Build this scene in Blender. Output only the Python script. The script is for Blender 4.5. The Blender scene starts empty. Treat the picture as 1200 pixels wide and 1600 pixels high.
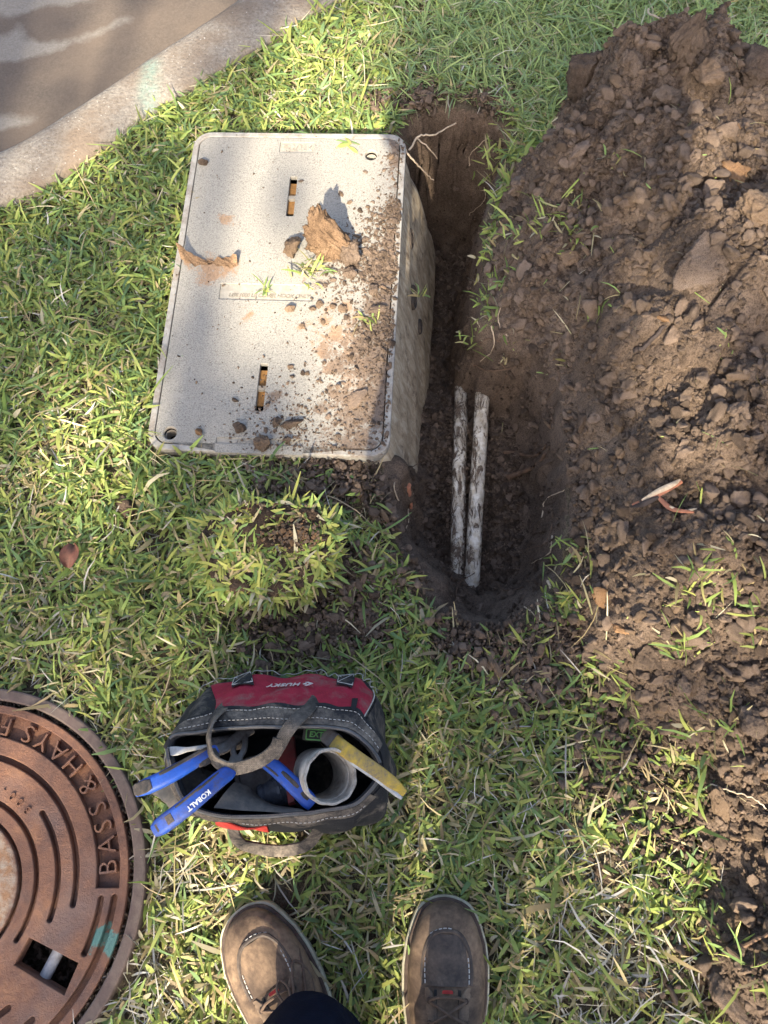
import bpy, bmesh, math, random
import numpy as np
from mathutils import Vector, Matrix, Euler, Quaternion

# ------------------------------------------------------------------ camera, sky, sun, exposure
scene = bpy.context.scene
COL = scene.collection
CAM_H, CAM_TILT, FPX = 1.19, math.radians(20.0), 1186.0
cam_data = bpy.data.cameras.new('camera')
cam_data.sensor_fit = 'AUTO'
cam_data.sensor_width = 36.0
cam_data.lens = 36.0 * FPX / 1600.0
cam_data.clip_start = 0.02
cam_data.clip_end = 400.0
cam = bpy.data.objects.new('camera', cam_data)
cam.location = (0, 0, CAM_H)
cam.rotation_euler = (CAM_TILT, 0, 0)
COL.objects.link(cam)
scene.camera = cam

SUN_EL = math.radians(36.0)
SUN_AZ = np.array([0.17, 1.0]); SUN_AZ /= np.linalg.norm(SUN_AZ)      # heading of the light over the ground
TO_SUN = np.array([-SUN_AZ[0] * math.cos(SUN_EL), -SUN_AZ[1] * math.cos(SUN_EL), math.sin(SUN_EL)])
world = bpy.data.worlds.new('World')
scene.world = world
world.use_nodes = True
wn = world.node_tree
for n in list(wn.nodes):
    wn.nodes.remove(n)
sky = wn.nodes.new('ShaderNodeTexSky')
sky.sky_type = 'NISHITA'
sky.sun_disc = False
sky.sun_elevation = SUN_EL
sky.sun_rotation = math.atan2(TO_SUN[0], TO_SUN[1])
sky.air_density = 1.0
sky.dust_density = 5.0
bg = wn.nodes.new('ShaderNodeBackground')
bg.inputs['Strength'].default_value = 0.122
wo = wn.nodes.new('ShaderNodeOutputWorld')
wn.links.new(sky.outputs[0], bg.inputs[0])
wn.links.new(bg.outputs[0], wo.inputs[0])
sun_data = bpy.data.lights.new('sun', 'SUN')
sun_data.energy = 5.0
sun_data.angle = math.radians(0.55)
sun_data.color = (1.0, 0.87, 0.66)
sun = bpy.data.objects.new('sun', sun_data)
sun.rotation_euler = Vector(TO_SUN).to_track_quat('Z', 'Y').to_euler()
sun.location = (0, -5, 8)
COL.objects.link(sun)
scene.view_settings.view_transform = 'Standard'
scene.view_settings.look = 'None'
scene.view_settings.exposure = 1.82
scene.view_settings.gamma = 1.0
scene.view_settings.use_curve_mapping = False
scene.cycles.max_bounces = 6
scene.cycles.diffuse_bounces = 3
scene.cycles.transparent_max_bounces = 4

# ------------------------------------------------------------------ small helpers
random.seed(7)
RNG = np.random.default_rng(11)
CT, ST = math.cos(CAM_TILT), math.sin(CAM_TILT)


def P2(px, py, z=0.0):
    """ground position (x, y) at height z of a place measured on the photograph (1200 x 1600)"""
    u = (px - 600.0) / FPX
    v = (800.0 - py) / FPX
    d = CT - v * ST
    h = CAM_H - z
    return (h * u / d, h * (ST + v * CT) / d)


def P3(px, py, z=0.0):
    x, y = P2(px, py, z)
    return (x, y, z)


def mpp(py, z=0.0):
    return (CAM_H - z) / (CT - (800.0 - py) / FPX * ST) / FPX


def tag(o, label=None, cat=None, group=None, kind=None):
    if label: o['label'] = label
    if cat: o['category'] = cat
    if group: o['group'] = group
    if kind: o['kind'] = kind
    return o


def thing(name, label, cat, loc=(0, 0, 0), group=None):
    o = bpy.data.objects.new(name, None)
    o.empty_display_size = 0.05
    o.location = loc
    COL.objects.link(o)
    return tag(o, label, cat, group)


def link(name, me, parent=None):
    o = bpy.data.objects.new(name, me)
    COL.objects.link(o)
    if parent is not None:
        o.parent = parent
    return o


def np_mesh(name, V, F, mat=None, smooth=False, colors=None, mats=None, midx=None):
    """V (n,3); F (m,k) with one k"""
    V = np.asarray(V, np.float32); F = np.asarray(F, np.int32)
    me = bpy.data.meshes.new(name)
    k = F.shape[1]
    me.vertices.add(len(V)); me.vertices.foreach_set('co', V.ravel())
    me.loops.add(F.size); me.loops.foreach_set('vertex_index', F.ravel())
    me.polygons.add(len(F))
    me.polygons.foreach_set('loop_start', np.arange(0, F.size, k, dtype=np.int32))
    if midx is not None:
        me.polygons.foreach_set('material_index', np.asarray(midx, np.int32))
    if smooth:
        me.polygons.foreach_set('use_smooth', np.ones(len(F), bool))
    if colors is not None:
        a = me.color_attributes.new('Col', 'FLOAT_COLOR', 'POINT')
        c = np.ones((len(V), 4), np.float32); c[:, :3] = colors
        a.data.foreach_set('color', c.ravel())
    me.update(calc_edges=True)
    for m in (mats or ([mat] if mat else [])):
        me.materials.append(m)
    return me


class MB:
    """collects shapes in world space, then links them as one mesh"""
    def __init__(self):
        self.v = []; self.f = []

    def add(self, V, F):
        b = len(self.v)
        self.v.extend([tuple(map(float, p)) for p in V])
        self.f.extend([tuple(int(i) + b for i in q) for q in F])

    def grid(self, G, closed_u=False, closed_v=False):
        """G[i][j] points"""
        n, m = len(G), len(G[0])
        V = [p for row in G for p in row]
        F = []
        for i in range(n if closed_u else n - 1):
            for j in range(m if closed_v else m - 1):
                a, b = i, (i + 1) % n
                c, d = j, (j + 1) % m
                F.append((a * m + c, a * m + d, b * m + d, b * m + c))
        self.add(V, F)

    def box(self, c, sx, sy, sz, M=None):
        V = []
        for z in (-1, 1):
            for y in (-1, 1):
                for x in (-1, 1):
                    p = Vector((x * sx / 2, y * sy / 2, z * sz / 2))
                    if M is not None: p = M @ p
                    V.append(p + Vector(c))
        self.add(V, [(0, 2, 3, 1), (4, 5, 7, 6), (0, 1, 5, 4), (2, 6, 7, 3), (0, 4, 6, 2), (1, 3, 7, 5)])

    def sweep(self, pts, prof, ups=None, scales=None, caps=True):
        """profile prof [(a,b)] swept along pts; a across, b up"""
        pts = [Vector(p) for p in pts]
        n = len(pts); m = len(prof)
        G = []
        for i, p in enumerate(pts):
            t = (pts[min(i + 1, n - 1)] - pts[max(i - 1, 0)])
            if t.length < 1e-9: t = Vector((0, 1, 0))
            t.normalize()
            up = Vector(ups[i]) if ups is not None and hasattr(ups[0], '__len__') else (Vector(ups) if ups is not None else Vector((0, 0, 1)))
            if abs(up.dot(t)) > 0.98: up = Vector((1, 0, 0.1))
            s = t.cross(up).normalized()
            u = s.cross(t).normalized()
            k = scales[i] if scales is not None else 1.0
            ka, kb = (k if hasattr(k, '__len__') else (k, k))
            G.append([p + s * (a * ka) + u * (b * kb) for a, b in prof])
        self.grid(G, closed_v=True)
        if caps:
            b = len(self.v)
            self.f.append(tuple(b - n * m + j for j in reversed(range(m))))
            self.f.append(tuple(b - m + j for j in range(m)))

    def tube(self, pts, r, n=8, **k):
        self.sweep(pts, [(r * math.cos(2 * math.pi * i / n), r * math.sin(2 * math.pi * i / n)) for i in range(n)], **k)

    def build(self, name, mat, parent=None, smooth=True, bevel=0.0, angle=40, kind=None):
        me = bpy.data.meshes.new(name)
        base = Vector(parent_loc(parent)) if parent is not None else Vector((0, 0, 0))
        me.from_pydata([Vector(p) - base for p in self.v], [], self.f)
        me.update()
        if mat: me.materials.append(mat)
        finish(me, smooth, bevel, angle)
        o = link(name, me, parent)
        if kind: o['kind'] = kind
        return o


def parent_loc(p):
    l = Vector((0, 0, 0))
    while p is not None:
        l = l + p.location
        p = p.parent
    return l


def finish(me, smooth=True, bevel=0.0, angle=40):
    bm = bmesh.new(); bm.from_mesh(me)
    bmesh.ops.recalc_face_normals(bm, faces=bm.faces)
    if bevel > 0:
        es = [e for e in bm.edges if len(e.link_faces) == 2 and e.calc_face_angle(0) > math.radians(30)]
        if es:
            bmesh.ops.bevel(bm, geom=es, offset=bevel, segments=2, profile=0.6, affect='EDGES', clamp_overlap=True)
    lim = math.radians(angle)
    for f in bm.faces: f.smooth = smooth
    if smooth:
        for e in bm.edges:
            if len(e.link_faces) == 2 and e.calc_face_angle(0) > lim: e.smooth = False
    bm.to_mesh(me); bm.free()


def crom(pts, sub=8, closed=False):
    """Catmull-Rom through points of any dimension"""
    p = np.asarray(pts, float); n = len(p); out = []
    rng = range(n) if closed else range(n - 1)
    for i in rng:
        p0, p1, p2, p3 = (p[(i - 1) % n], p[i], p[(i + 1) % n], p[(i + 2) % n]) if closed else (p[max(i - 1, 0)], p[i], p[i + 1], p[min(i + 2, n - 1)])
        for k in range(sub):
            t = k / sub
            out.append(0.5 * ((2 * p1) + (p2 - p0) * t + (2 * p0 - 5 * p1 + 4 * p2 - p3) * t * t + (3 * p1 - p0 - 3 * p2 + p3) * t ** 3))
    if not closed: out.append(p[-1])
    return np.array(out)


def outline_mesh(outlines, depth, bevel=0.0, res=0):
    """solid plate from 2D outlines (first the outer one, then holes); top at z=0, bottom at -depth"""
    cu = bpy.data.curves.new('plate', 'CURVE')
    cu.dimensions = '2D'; cu.fill_mode = 'BOTH'
    cu.extrude = max(depth / 2 - bevel, 1e-5); cu.bevel_depth = bevel; cu.bevel_resolution = 1
    cu.offset = -bevel
    for o in outlines:
        s = cu.splines.new('POLY'); s.points.add(len(o) - 1)
        for q, (x, y) in zip(s.points, o): q.co = (x, y, 0, 1)
        s.use_cyclic_u = True
    ob = bpy.data.objects.new('plate', cu); COL.objects.link(ob)
    me = bpy.data.meshes.new_from_object(ob.evaluated_get(bpy.context.evaluated_depsgraph_get()))
    bpy.data.objects.remove(ob); bpy.data.curves.remove(cu)
    co = np.empty(len(me.vertices) * 3, np.float32); me.vertices.foreach_get('co', co)
    co = co.reshape(-1, 3); co[:, 2] -= co[:, 2].max(); me.vertices.foreach_set('co', co.ravel()); me.update()
    return me


def text_mesh(s, size, depth, shear=0.0, space=1.0, offset=0.0):
    cu = bpy.data.curves.new('lettering', 'FONT')
    cu.body = s; cu.size = size; cu.extrude = depth / 2; cu.align_x = 'CENTER'; cu.align_y = 'CENTER'
    cu.shear = shear; cu.space_character = space; cu.offset = offset; cu.resolution_u = 3
    ob = bpy.data.objects.new('lettering', cu); COL.objects.link(ob)
    me = bpy.data.meshes.new_from_object(ob.evaluated_get(bpy.context.evaluated_depsgraph_get()))
    bpy.data.objects.remove(ob); bpy.data.curves.remove(cu)
    return me


def place_mesh(name, me, M, parent, mat, smooth=False, angle=35):
    """bakes matrix M (world) into a mesh and links it under parent"""
    base = parent_loc(parent) if parent is not None else Vector((0, 0, 0))
    me.transform(Matrix.Translation(-base) @ M)
    me.materials.clear(); me.materials.append(mat)
    me.name = name
    if smooth:
        finish(me, True, 0, angle)
    return link(name, me, parent)


def circle_pts(r, n=48, c=(0, 0)):
    return [(c[0] + r * math.cos(2 * math.pi * i / n), c[1] + r * math.sin(2 * math.pi * i / n)) for i in range(n)]


def rrect(hw, hl, r, n=6, c=(0, 0)):
    out = []
    for k, (sx, sy) in enumerate(((1, 1), (-1, 1), (-1, -1), (1, -1))):
        for i in range(n + 1):
            a = math.pi / 2 * (k + i / n)
            out.append((c[0] + sx * (hw - r) + r * math.cos(a), c[1] + sy * (hl - r) + r * math.sin(a)))
    return out


# ------------------------------------------------------------------ numpy noise
def _hash(ix, iy, seed):
    h = (ix.astype(np.int64) * 374761393 + iy.astype(np.int64) * 668265263 + seed * 1442695041) & 0x7fffffff
    h = ((h ^ (h >> 13)) * 1274126177) & 0x7fffffff
    return ((h ^ (h >> 16)) & 0xffff) / 65535.0


def vnoise(x, y, s, seed=0):
    x = x / s; y = y / s
    ix = np.floor(x); iy = np.floor(y); fx = x - ix; fy = y - iy
    fx = fx * fx * (3 - 2 * fx); fy = fy * fy * (3 - 2 * fy)
    a = _hash(ix, iy, seed); b = _hash(ix + 1, iy, seed); c = _hash(ix, iy + 1, seed); d = _hash(ix + 1, iy + 1, seed)
    return (a * (1 - fx) + b * fx) * (1 - fy) + (c * (1 - fx) + d * fx) * fy


def fbm(x, y, s, octs=4, seed=0, gain=0.5):
    t = 0; a = 1.0; w = 0
    for o in range(octs):
        t = t + a * (vnoise(x, y, s, seed + 17 * o) - 0.5); w += a; a *= gain; s *= 0.5
    return t / w * 2


def lumps(x, y, s, seed=0):
    """rounded lumps of random height, 0..1, like clods pressed together"""
    gx = x / s; gy = y / s
    ix = np.floor(gx); iy = np.floor(gy)
    best = np.full(x.shape, 9.0); hv = np.zeros(x.shape)
    for dx in (-1, 0, 1):
        for dy in (-1, 0, 1):
            cx = ix + dx; cy = iy + dy
            px = cx + 0.5 + 0.8 * (_hash(cx, cy, seed) - 0.5); py = cy + 0.5 + 0.8 * (_hash(cx, cy, seed + 5) - 0.5)
            d = (gx - px) ** 2 + (gy - py) ** 2
            m = d < best
            best = np.where(m, d, best); hv = np.where(m, _hash(cx, cy, seed + 9), hv)
    return np.clip(1 - best * 1.3, 0, 1) * (0.35 + 0.65 * hv)


def sstep(t):
    t = np.clip(t, 0, 1)
    return t * t * (3 - 2 * t)


def inside(poly, x, y):
    poly = np.asarray(poly); r = np.zeros(x.shape, bool)
    n = len(poly)
    for i in range(n):
        x1, y1 = poly[i]; x2, y2 = poly[(i + 1) % n]
        if y1 == y2: continue
        r ^= ((y1 > y) != (y2 > y)) & (x < (x2 - x1) * (y - y1) / (y2 - y1) + x1)
    return r


def seg_dist(a, b, x, y):
    ax, ay = a; bx, by = b
    dx, dy = bx - ax, by - ay
    t = np.clip(((x - ax) * dx + (y - ay) * dy) / (dx * dx + dy * dy + 1e-12), 0, 1)
    return np.hypot(x - ax - t * dx, y - ay - t * dy)


def poly_dist(poly, x, y, closed=True):
    d = np.full(x.shape, 1e9)
    n = len(poly)
    for i in range(n if closed else n - 1):
        d = np.minimum(d, seg_dist(poly[i], poly[(i + 1) % n], x, y))
    return d

# ------------------------------------------------------------------ materials
class MT:
    def __init__(self, name, rough=0.8, spec=0.3):
        self.m = bpy.data.materials.new(name); self.m.use_nodes = True
        self.nt = self.m.node_tree
        self.b = self.nt.nodes['Principled BSDF']
        self.b.inputs['Roughness'].default_value = rough
        self.b.inputs['Specular IOR Level'].default_value = spec
        self.tc = self.nt.nodes.new('ShaderNodeTexCoord')
        self.co = self.tc.outputs['Object']

    def n(self, t, **k):
        o = self.nt.nodes.new(t)
        for a, v in k.items(): setattr(o, a, v)
        return o

    def l(self, a, b): self.nt.links.new(a, b)

    def vec(self, scale=(1, 1, 1), loc=(0, 0, 0), rot=(0, 0, 0)):
        m = self.n('ShaderNodeMapping')
        m.inputs['Scale'].default_value = scale; m.inputs['Location'].default_value = loc; m.inputs['Rotation'].default_value = rot
        self.l(self.co, m.inputs['Vector']); return m.outputs[0]

    def noise(self, scale, detail=4, rough=0.6, v=None, dist=0.0):
        o = self.n('ShaderNodeTexNoise')
        o.inputs['Scale'].default_value = scale; o.inputs['Detail'].default_value = detail
        o.inputs['Roughness'].default_value = rough; o.inputs['Distortion'].default_value = dist
        self.l(v if v is not None else self.co, o.inputs['Vector']); return o.outputs['Fac']

    def voro(self, scale, feature='F1', out='Distance', v=None):
        o = self.n('ShaderNodeTexVoronoi', feature=feature)
        o.inputs['Scale'].default_value = scale
        self.l(v if v is not None else self.co, o.inputs['Vector']); return o.outputs[out]

    def ramp(self, fac, stops):
        o = self.n('ShaderNodeValToRGB')
        e = o.color_ramp.elements
        while len(e) < len(stops): e.new(0.5)
        for q, (p, c) in zip(e, stops):
            q.position = p
            q.color = (c, c, c, 1) if not hasattr(c, '__len__') else (*c, 1)
        self.l(fac, o.inputs['Fac']); return o.outputs['Color']

    def mix(self, fac, a, b, mode='MIX'):
        o = self.n('ShaderNodeMix', data_type='RGBA', blend_type=mode)
        for s, v in ((o.inputs['Factor'], fac), (o.inputs['A'], a), (o.inputs['B'], b)):
            pass
        ins = {'f': o.inputs[0], 'a': o.inputs[6], 'b': o.inputs[7]}
        for key, v in (('f', fac), ('a', a), ('b', b)):
            if isinstance(v, bpy.types.NodeSocket): self.l(v, ins[key])
            elif hasattr(v, '__len__'): ins[key].default_value = (*v, 1)
            else: ins[key].default_value = v
        return o.outputs[2]

    def math(self, op, a, b=0.0, clamp=False):
        o = self.n('ShaderNodeMath', operation=op); o.use_clamp = clamp
        for i, v in enumerate((a, b)):
            if isinstance(v, bpy.types.NodeSocket): self.l(v, o.inputs[i])
            else: o.inputs[i].default_value = v
        return o.outputs[0]

    def xyz(self, v=None):
        o = self.n('ShaderNodeSeparateXYZ'); self.l(v if v is not None else self.co, o.inputs[0]); return o.outputs

    def rnd(self):
        return self.n('ShaderNodeObjectInfo').outputs['Random']

    def color(self, c):
        if isinstance(c, bpy.types.NodeSocket): self.l(c, self.b.inputs['Base Color'])
        else: self.b.inputs['Base Color'].default_value = (*c, 1)

    def rough(self, r):
        if isinstance(r, bpy.types.NodeSocket): self.l(r, self.b.inputs['Roughness'])
        else: self.b.inputs['Roughness'].default_value = r

    def bump(self, h, strength=0.5, dist=0.002):
        prev = self.b.inputs['Normal'].links[0].from_socket if self.b.inputs['Normal'].links else None
        o = self.n('ShaderNodeBump')
        o.inputs['Strength'].default_value = strength; o.inputs['Distance'].default_value = dist
        self.l(h, o.inputs['Height'])
        if prev: self.l(prev, o.inputs['Normal'])
        self.l(o.outputs[0], self.b.inputs['Normal'])


def soil_material(name, dark, mid, light, scale=1.0, rnd_amt=0.5, fine=True):
    m = MT(name, 0.95, 0.12)
    a = m.noise(14 * scale, 6, 0.65)
    c = m.ramp(a, [(0.30, dark), (0.5, mid), (0.68, light)])
    b = m.noise(160 * scale, 3, 0.7)
    c = m.mix(m.ramp(b, [(0.35, 0.0), (0.7, 0.55)]), c, light)
    d = m.noise(420 * scale, 2, 0.6)
    c = m.mix(m.ramp(d, [(0.38, 0.6), (0.52, 0.0)]), c, tuple(x * 0.45 for x in dark))
    if rnd_amt:
        r = m.rnd()
        c = m.mix(m.math('MULTIPLY', r, rnd_amt), c, mid)
        hv = m.n('ShaderNodeHueSaturation'); m.l(c, hv.inputs['Color'])
        m.l(m.math('ADD', m.math('MULTIPLY', r, 0.55 * rnd_amt * 2), 1.0 - 0.5 * rnd_amt), hv.inputs['Value'])
        c = hv.outputs[0]
    m.color(c)
    m.bump(m.noise(220 * scale, 5, 0.75), 0.9, 0.004)
    if fine: m.bump(m.noise(700 * scale, 2, 0.6), 0.5, 0.0015)
    return m.m


M = {}
M['soil'] = soil_material('soil', (0.075, 0.052, 0.039), (0.125, 0.089, 0.067), (0.20, 0.147, 0.112))
M['heap'] = soil_material('heap_soil', (0.066, 0.047, 0.035), (0.118, 0.086, 0.065), (0.205, 0.153, 0.118), rnd_amt=0)  # darker than the crumbs on top: shade of the gaps put into colour
M['clay'] = soil_material('tan_clay', (0.15, 0.092, 0.055), (0.235, 0.150, 0.092), (0.34, 0.235, 0.155))
M['orange_clay'] = soil_material('orange_clay', (0.20, 0.10, 0.045), (0.30, 0.16, 0.075), (0.40, 0.24, 0.13))
M['damp'] = soil_material('damp_soil', (0.066, 0.048, 0.037), (0.115, 0.084, 0.064), (0.20, 0.150, 0.115), rnd_amt=0)
for _k, _a in (('soil_c', ((0.112, 0.080, 0.060), (0.198, 0.146, 0.112), (0.305, 0.232, 0.182))), ('clay_c', ((0.13, 0.088, 0.060), (0.20, 0.140, 0.097), (0.29, 0.215, 0.155))),
               ('orange_clay_c', ((0.19, 0.10, 0.050), (0.28, 0.165, 0.090), (0.38, 0.25, 0.15))), ('dark_soil_c', ((0.060, 0.044, 0.034), (0.108, 0.079, 0.061), (0.17, 0.127, 0.098)))):
    M[_k] = soil_material('clod_' + _k[:-2], *_a, scale=0.085, rnd_amt=0.45)
M['shard_c'] = soil_material('shard_clay', (0.075, 0.047, 0.030), (0.165, 0.106, 0.067), (0.27, 0.182, 0.118), scale=0.085, rnd_amt=0)
M['dark_soil'] = soil_material('dark_soil', (0.038, 0.026, 0.019), (0.068, 0.047, 0.034), (0.115, 0.082, 0.06))
M['lawn_soil'] = soil_material('lawn_soil', (0.045, 0.035, 0.024), (0.095, 0.075, 0.052), (0.18, 0.148, 0.105), rnd_amt=0)


def vcol_material(name, transl=0.35, rough=0.55, spec=0.35):
    m = MT(name, rough, spec)
    a = m.n('ShaderNodeVertexColor', layer_name='Col')
    m.color(a.outputs[0])
    t = m.n('ShaderNodeBsdfTranslucent')
    m.l(m.mix(0.35, a.outputs[0], (0.20, 0.26, 0.03)), t.inputs['Color'])
    mx = m.n('ShaderNodeMixShader'); mx.inputs[0].default_value = transl
    out = m.nt.nodes['Material Output']
    m.l(m.b.outputs[0], mx.inputs[1]); m.l(t.outputs[0], mx.inputs[2]); m.l(mx.outputs[0], out.inputs['Surface'])
    return m.m


M['grass'] = vcol_material('grass_blade', 0.38, 0.62, 0.28)
M['straw'] = vcol_material('dry_straw', 0.15, 0.7, 0.2)
M['crumb'] = None


def flat(name, c, rough=0.6, spec=0.4, metal=0.0, nscale=120, var=0.25, bump=0.2):
    m = MT(name, rough, spec)
    a = m.noise(nscale, 4, 0.6)
    m.color(m.mix(m.ramp(a, [(0.35, 0.0), (0.7, 1.0)]), tuple(x * (1 - var) for x in c), tuple(min(x * (1 + var), 0.95) for x in c)))
    m.b.inputs['Metallic'].default_value = metal
    if bump: m.bump(m.noise(nscale * 3, 3, 0.6), bump, 0.001)
    return m.m


def dirty(name, c, dirt=(0.13, 0.095, 0.07), amount=0.5, scale=28, rough=0.6, spec=0.4, metal=0.0, weave=0.0, weave_scale=900):
    """a material of colour c with patches of dried dirt"""
    m = MT(name, rough, spec)
    a = m.noise(scale, 6, 0.7, dist=0.4)
    lo = 0.62 - 0.35 * amount
    k = m.ramp(a, [(lo, 0.0), (min(lo + 0.22, 0.99), 0.9)])
    b = m.noise(scale * 9, 3, 0.6)
    k = m.mix(1.0, k, m.ramp(b, [(0.3, 0.45), (0.65, 1.0)]), 'MULTIPLY')
    base = m.mix(m.ramp(m.noise(scale * 2.3, 3), [(0.3, 0.0), (0.7, 1.0)]), tuple(x * 0.82 for x in c), tuple(min(1, x * 1.15) for x in c))
    m.color(m.mix(k, base, dirt))
    m.b.inputs['Metallic'].default_value = metal
    m.rough(m.mix(k, (rough,) * 3, (0.95,) * 3))
    if weave:
        w = m.n('ShaderNodeTexWave', wave_type='BANDS', bands_direction='X'); w.inputs['Scale'].default_value = weave_scale / 6
        m.l(m.co, w.inputs['Vector'])
        w2 = m.n('ShaderNodeTexWave', wave_type='BANDS', bands_direction='Y'); w2.inputs['Scale'].default_value = weave_scale / 6
        m.l(m.co, w2.inputs['Vector'])
        m.bump(m.math('MULTIPLY', w.outputs['Fac'], w2.outputs['Fac']), weave, 0.0006)
    m.bump(m.noise(scale * 12, 4, 0.65), 0.35, 0.0012)
    return m.m


# road: brown-grey concrete with winding pale dry patches
def road_material():
    m = MT('road', 0.85, 0.25)
    big = m.noise(2.2, 5, 0.55, dist=0.3)
    fine = m.noise(190, 3, 0.7)
    base = m.mix(m.ramp(fine, [(0.3, 0.0), (0.7, 1.0)]), (0.062, 0.052, 0.045), (0.108, 0.090, 0.077))
    base = m.mix(m.ramp(m.noise(5, 4), [(0.35, 0.0), (0.65, 0.6)]), base, (0.135, 0.105, 0.082))
    pale = m.mix(m.ramp(fine, [(0.3, 0.0), (0.7, 1.0)]), (0.15, 0.138, 0.123), (0.215, 0.20, 0.182))
    at = m.n('ShaderNodeVertexColor', layer_name='Col')
    edge = m.math('ADD', at.outputs[0], m.math('MULTIPLY', m.math('SUBTRACT', m.noise(16, 5, 0.6), 0.5), 0.5))
    m.color(m.mix(m.ramp(edge, [(0.42, 0.0), (0.58, 0.9)]), base, pale))
    m.bump(fine, 0.35, 0.002)
    return m.m


M['road'] = road_material()


def curb_material():
    m = MT('kerb_concrete', 0.9, 0.2)
    f = m.noise(150, 4, 0.75)
    c = m.ramp(f, [(0.3, (0.125, 0.110, 0.093)), (0.5, (0.215, 0.192, 0.165)), (0.72, (0.30, 0.275, 0.242))])
    stain = m.noise(7, 5, 0.6)
    c = m.mix(m.ramp(stain, [(0.42, 0.0), (0.62, 0.85)]), c, (0.15, 0.115, 0.088))
    pit = m.voro(130)
    c = m.mix(m.ramp(pit, [(0.10, 0.75), (0.22, 0.0)]), c, (0.09, 0.075, 0.06))
    sp = m.voro(75)
    c = m.mix(m.ramp(sp, [(0.07, 0.8), (0.13, 0.0)]), c, (0.40, 0.385, 0.36))
    at = m.n('ShaderNodeVertexColor', layer_name='Col')
    k = m.math('MULTIPLY', at.outputs[0], m.ramp(m.noise(60, 4, 0.7), [(0.3, 0.05), (0.6, 0.45)]))
    c = m.mix(k, c, (0.12, 0.30, 0.26))
    m.color(c)
    m.bump(f, 0.6, 0.003); m.bump(pit, 0.4, 0.002)
    return m.m


M['kerb'] = curb_material()


def lid_material():
    """pale pebbled polymer concrete with dark specks and clay smears; attribute Col.r = amount of mud, g = tan clay"""
    m = MT('box_lid', 0.75, 0.35)
    f = m.noise(430, 3, 0.75)
    c = m.ramp(f, [(0.36, (0.110, 0.104, 0.092)), (0.45, (0.222, 0.213, 0.193)), (0.62, (0.290, 0.280, 0.255))])
    wear = m.noise(9, 5, 0.6)
    c = m.mix(m.ramp(wear, [(0.4, 0.0), (0.75, 0.45)]), c, (0.24, 0.225, 0.20))
    at = m.n('ShaderNodeVertexColor', layer_name='Col')
    ch = m.n('ShaderNodeSeparateColor'); m.l(at.outputs[0], ch.inputs[0])
    n1 = m.noise(46, 6, 0.72, dist=0.5)
    n2 = m.noise(240, 3, 0.7)
    def cover(s, gain):
        v = m.math('ADD', m.math('MULTIPLY', s, gain), m.math('ADD', m.math('MULTIPLY', m.math('SUBTRACT', n1, 0.5), 1.5), m.math('MULTIPLY', m.math('SUBTRACT', n2, 0.5), 0.7)))
        return m.ramp(v, [(0.42, 0.0), (0.62, 0.95)])
    c = m.mix(cover(ch.outputs[1], 1.0), c, m.ramp(n2, [(0.3, (0.17, 0.105, 0.066)), (0.7, (0.30, 0.205, 0.135))]))
    c = m.mix(cover(ch.outputs[0], 1.0), c, m.ramp(n2, [(0.3, (0.075, 0.053, 0.04)), (0.7, (0.19, 0.14, 0.105))]))
    sp = m.voro(70)
    c = m.mix(m.ramp(sp, [(0.05, 0.7), (0.11, 0.0)]), c, (0.10, 0.075, 0.055))
    m.color(c)
    m.bump(f, 0.55, 0.0022)
    return m.m


M['lid'] = lid_material()
M['rim'] = dirty('box_rim', (0.30, 0.29, 0.265), (0.15, 0.115, 0.09), 0.55, 30, 0.6, 0.4)


def wall_material():
    m = MT('box_wall', 0.85, 0.25)
    v = m.vec((60, 60, 9))
    a = m.noise(1.0, 6, 0.7, v=v, dist=0.6)
    c = m.ramp(a, [(0.30, (0.20, 0.152, 0.10)), (0.5, (0.37, 0.305, 0.22)), (0.7, (0.52, 0.46, 0.365))])
    b = m.noise(26, 6, 0.75)
    c = m.mix(m.ramp(b, [(0.53, 0.0), (0.66, 0.85)]), c, (0.11, 0.078, 0.057))
    m.color(c)
    m.bump(b, 0.5, 0.006); m.bump(m.noise(300, 3), 0.4, 0.001)
    return m.m


M['wall'] = wall_material()


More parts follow.
